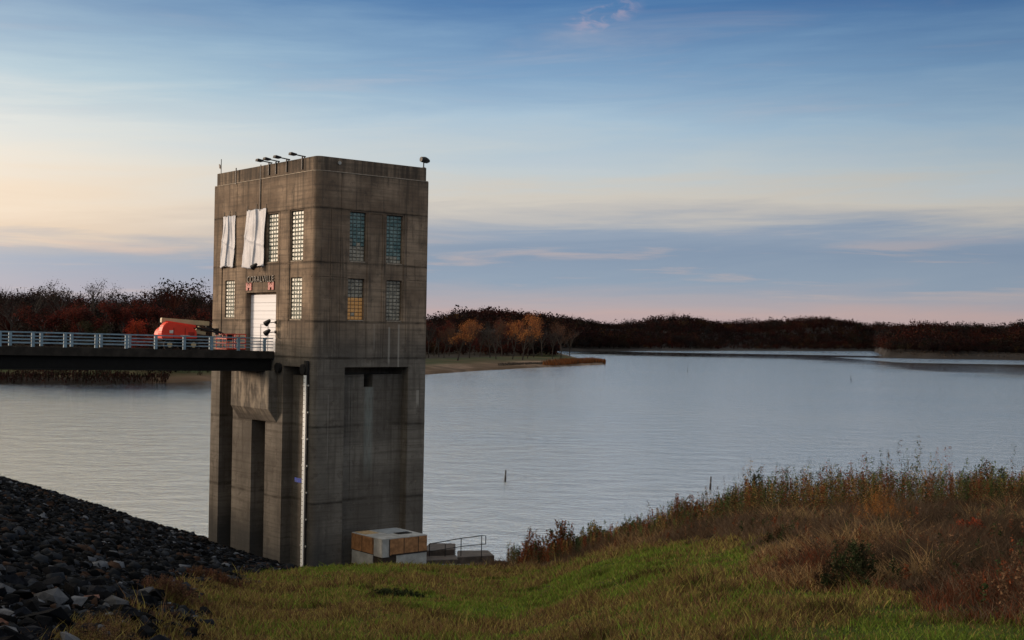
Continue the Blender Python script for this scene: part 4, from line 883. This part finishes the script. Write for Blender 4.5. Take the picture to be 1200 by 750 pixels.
for a in [(('bare', 0), 503, 690, 22, .9, 'grey leafless tree nearest the right edge of the tower'), (('maroon', 0), 515, 720, 20, .8, 'small dark tree second from the tower on the peninsula'),
          (('brown', 0), 527, 740, 20, .8, 'brownish half bare tree just left of the spreading orange tree'), (('orange', 0), 537, 640, 21, 1.15, 'spreading orange tree with a single forked trunk close to the shore'),
          (('brown', 0), 551, 700, 20, .9, 'brown tree directly right of the spreading orange tree'), (('bare', 1), 563, 745, 19, .8, 'low reddish brown bare tree between the orange and the grey tree'),
          (('bare', 0), 575, 720, 23, .95, 'tall grey bare tree in the middle of the peninsula'), (('brown', 0), 589, 760, 22, .9, 'dark half bare tree just left of the tall orange cottonwood'),
          (('orange', 1), 601, 690, 22, .8, 'orange tree left one of the tall close pair'), (('orange', 0), 613, 680, 25, 1.0, 'tallest orange tree right one of the close pair'),
          (('bare', 1), 626, 745, 22, .8, 'thin grey bare tree right of the tall orange pair'), (('bare', 0), 648, 715, 19, 1.0, 'grey bare tree left one of the two near the tip'), (('brown', 0), 658, 725, 21, .9, 'brown topped bare tree right one of the two near the tip'),
          (('bare', 1), 509, 745, 18, .9, 'short grey bare tree just left of the small dark tree by the tower'), (('brown', 0), 521, 700, 17, .9, 'low brown tree between the small dark tree and the spreading orange tree'),
          (('maroon', 1), 557, 770, 19, .9, 'dark maroon tree at the back between the spreading orange tree and the tall grey one'), (('bare', 1), 582, 690, 17, 1., 'short grey twiggy tree right beside the tall grey bare tree'),
          (('maroon', 0), 595, 780, 21, .9, 'dark tree at the back directly behind the tall orange pair'), (('brown', 0), 619, 715, 19, .9, 'rusty half bare tree touching the right side of the tallest orange tree'),
          (('bare', 0), 636, 770, 19, 1., 'grey bare tree standing back in the gap before the tip trees'), (('bare', 1), 668, 790, 17, 1., 'thin grey bare tree rightmost behind the tip of the peninsula'),
          (('olive', 0), 691, 1260, 8, 1.1, 'small pale yellow tree at the far waterline right of the peninsula')]: plant(*a, G1)
for a in [(('bare', 0), 12, 470, 20, 1.0, 'grey bare tree at the left picture edge behind the bridge'), (('bare', 1), 34, 500, 21, 1.0, 'second bare tree from the left edge against the sky'), (('maroon', 0), 52, 460, 17, 1.1, 'dark maroon tree left of the tall bare group'),
          (('bare', 0), 70, 500, 23, 1.1, 'tall bare tree above the left part of the bridge'), (('maroon', 1), 88, 470, 19, 1.1, 'dark maroon round tree in the middle of the left wood'), (('bare', 1), 98, 510, 22, 1., 'bare tree behind the middle maroon tree'),
          (('olive', 0), 112, 440, 15, 1.1, 'dark olive tree low in front of the left wood'), (('bare', 0), 126, 505, 22, 1.1, 'rightmost tall bare tree on the skyline behind the bridge'), (('maroon', 0), 146, 480, 19, 1.1, 'dark red brown tree left of the bright red tree'),
          (('red', 0), 165, 455, 15, 1.15, 'bright red round tree above the middle of the bridge'), (('maroon', 1), 180, 490, 19, 1.1, 'dark maroon tree right behind the bright red tree'), (('brown', 0), 197, 470, 14, 1.1, 'greyish brown low tree left of the lift machine'),
          (('maroon', 0), 216, 480, 18, 1.1, 'dark maroon tree above the boom lift'), (('brown', 0), 236, 475, 17, 1., 'brown tree touching the left edge of the tower'), (('orange', 1), 53, 478, 6, 1.3, 'small orange bush low behind the bridge railing on the left')]: plant(*a, G2)
for k, p in protos.items():
    if k not in used: plant(k, 640, 1000, 14, 1., 'leafless tree', G1)

# far-off woods as masses of crowns
def crown_variant(seed, n=110, ls=(.09, .21)):
    r = np.random.default_rng(seed); lob = r.normal(0, .26, (7, 3)); lob[:, 2] = np.abs(lob[:, 2])*.9+.35; bl = r.normal(size=(n, 3)); bl /= np.linalg.norm(bl, axis=1)[:, None]; bl *= (r.random(n)**.45)[:, None]*.25
    c = lob[r.integers(0, 7, n)]+bl; c[:, 2] = np.clip(c[:, 2], .02, 1.15); V, Fq, _ = leaves(c, r.uniform(*ls, n), np.ones((n, 3)), seed+1); return V, Fq
def spiky_variant(seed, n=60):
    r = np.random.default_rng(seed); V = []; 
    for i in range(n):
        a = r.uniform(0, 6.28); t0 = r.uniform(.1, .5); L = r.uniform(.3, .65); sp = r.uniform(.05, .45); p0 = np.array([0, 0, t0]); p1 = p0+np.array([math.cos(a)*sp, math.sin(a)*sp, L]); w_ = np.array([.012, .006, 0]); V += [p0-w_, p0+w_, p1, p1]
    V = np.array(V); return V, np.arange(len(V)).reshape(-1, 4)
def D3(u): return np.interp(u, [-.06, -.04, .05, .095, .176, .27, .286, .296, .33, .41, .75], [1150, 1160, 1200, 1253, 1381, 1520, 1570, 1150, 1120, 1100, 1080])
def woods(name, label, n, samp, pal, wts, hrange, seed, spiky=.2, nl=150, ls=(.06, .13)):
    r = np.random.default_rng(seed); u, d = samp(r, n); z, inl = land_h(u, d); ok = inl > 12; u, d, z, inl = u[ok], d[ok], z[ok], inl[ok]; n = len(u)
    hh = r.uniform(*hrange, n)*(.45+1.0*vnoise(u*1400, d*.3, 70, seed+7)*r.uniform(.7, 1.15, n))*np.clip(.40+inl/90, .45, 1); pos = np.stack([u*d, d, z-1], -1); cols = pick(r, n, pal, wts)
    cols = np.where((vnoise(u*1400, d, 60, seed) > .55)[:, None], cols*np.array([1.25, 1, .95]), cols*np.array([.8, .85, 1.0]))
    kind = r.random(n) < spiky; parts = []
    for sel, vs in ((~kind, [crown_variant(seed+i, nl, ls) for i in range(6)]), (kind, [spiky_variant(seed+20+i) for i in range(3)])):
        if sel.sum(): parts.append(merge_copies(vs, pos[sel], hh[sel], r.uniform(0, 6.28, sel.sum()), .05, seed+3, cols[sel]))
    V, Fq, Tq = cat(parts); return tag(npmesh(name, V, Fq, M_leaf, tint=Tq), label, 'wood', kind='stuff')
PALW = [(.07, .022, .018), (.05, .025, .022), (.035, .03, .028), (.045, .035, .02), (.10, .035, .02), (.12, .08, .03)]
woods('woods', 'dark wood of bare and maroon autumn trees behind the bridge', 1500, lambda r, n: (r.uniform(-.6, -.12, n), 485+r.random(n)**1.1*280), [tuple(c*.45 for c in q) for q in PALW], [.25, .25, .25, .2, .05, .0], (11, 19), 201, .35, 320, (.035, .085))
woods('undergrowth', 'dark brush and saplings at the foot of the wood behind the bridge', 900, lambda r, n: (r.uniform(-.6, -.12, n), 400+r.random(n)*95), [tuple(c*.4 for c in q) for q in PALW], [.25, .25, .25, .2, .05, .0], (3, 9), 281, .2, 260, (.04, .09))
woods('woods', 'dark autumn woods covering the far shore across the lake', 9500, lambda r, n: (lambda u: (u, np.where(u < -.05, 1000, D3(u))+14+r.random(n)**1.35*420))(r.uniform(-.13, .66, n)), [tuple(c*.33 for c in q) for q in PALW], [.34, .24, .2, .12, .07, .03], (11, 19), 231, .12)
woods('shore_scrub', 'brown scrub and saplings behind the peninsula trees', 1300, lambda r, n: (r.uniform(-.12, .035, n), 775+r.random(n)*300), [tuple(c*.5 for c in q) for q in PALW], [.3, .3, .25, .1, .05, 0], (5, 13), 261, .3)
# orange reeds on the peninsula tip and brown shore growth
r = np.random.default_rng(301); n = 9000; u = r.uniform(-.02, .0755, n); d = np.interp(u, [-.067, .001, .034, .0745], [504, 600, 645, 712])+r.uniform(0, 1, n)**1.5*26+3
z, inl = land_h(u, d); ok = (inl > -3) & (u > .024+.02*r.random(n)) ; u, d, z = u[ok], d[ok], z[ok]; n = len(u)
tint = pick(r, n, [(.20, .075, .025), (.16, .06, .028), (.08, .05, .03)], [.5, .3, .2]); V, Fx, Tt = blades(u*d, d, r.uniform(1., 2.6, n), np.full(n, .35), r.uniform(.1, .4, n), tint, 302, base=np.maximum(z, 0)-.1)
tag(npmesh('reeds', V, Fx, M_leaf, tint=Tt), 'orange brown reeds at the tip of the low peninsula', 'reeds', kind='stuff')
r = np.random.default_rng(333); n = 1500; u = -.27-r.random(n)*.2; d = np.interp(u, [-.75, -.404, -.336, -.27], [330, 375, 382, 398])+r.uniform(-1, 16, n)
x_, y_ = u*d, d; z_, _ = land_h(u, d); hS = r.uniform(.8, 2.8, n)*(.4+1.1*vnoise(x_, y_*.3, 9, 4)); V, Fq, Tq = stalks(x_, y_, hS, pick(r, n, [(.03, .012, .012), (.02, .016, .012), (.05, .02, .014)], [1, 1, .5]), 334, 10, .12, .4, np.maximum(z_, 0)-.1)
tag(npmesh('shore_scrub', V, Fq, M_leaf, tint=Tq), 'low dark reddish scrub on the spit below the bridge', 'scrub', kind='stuff')
# pale broken rock along the peninsula shore and the far bluff
r = np.random.default_rng(305); n = 1500; u = r.uniform(-.01, .06, n); d = np.interp(u, [-.067, .001, .034, .0745], [504, 600, 645, 712])+20+r.uniform(-6, 8, n)
u2 = r.uniform(.305, .62, 2600); d2 = np.interp(u2, [.29, .33, .41, .75], [1160, 1120, 1100, 1080])+r.uniform(2, 24, 2600)
for nm, lb, uu_, dd_, s0, s1 in (('shore_rocks', 'strip of pale grey broken rock along the peninsula shore', u, d, .6, 1.6), ('shore_rocks', 'pale broken rock face along the far right shore', u2, d2, .5, 1.6)):
    z, _ = land_h(uu_, dd_); pos = np.stack([uu_*dd_, dd_, z], -1); k = len(uu_)
    V, Fx, Tt = merge_copies(rv, pos, r.uniform(s0, s1, k), r.uniform(0, 6.28, k), .4, 5, np.array([[.075, .06, .05]])*r.uniform(.2, 1.3, k)[:, None])
    tag(npmesh(nm, V, Fx, M_stuffst, tint=Tt), lb, 'rocks', kind='stuff')
# small stones heaped by the slabs at the tower foot
r = np.random.default_rng(311); n = 900; x = r.uniform(-6, -.6, n); y = 91.2+r.uniform(-1.8, 1.2, n)+.25*(x+3); z = ground_z(x, y); z = np.maximum(z, .75+.35*np.exp(-((x+2.8)/1.8)**2))
V, Fx, Tt = merge_copies(rv, np.stack([x, y, z], -1), r.uniform(.12, .32, n), r.uniform(0, 6, n), .5, 6, np.array([[.20, .22, .25]])*r.uniform(.3, 1.4, n)[:, None])
tag(npmesh('gravel', V, Fx, M_stuffst, tint=Tt), 'heap of grey stones in front of the slabs right of the shed', 'gravel', kind='stuff')
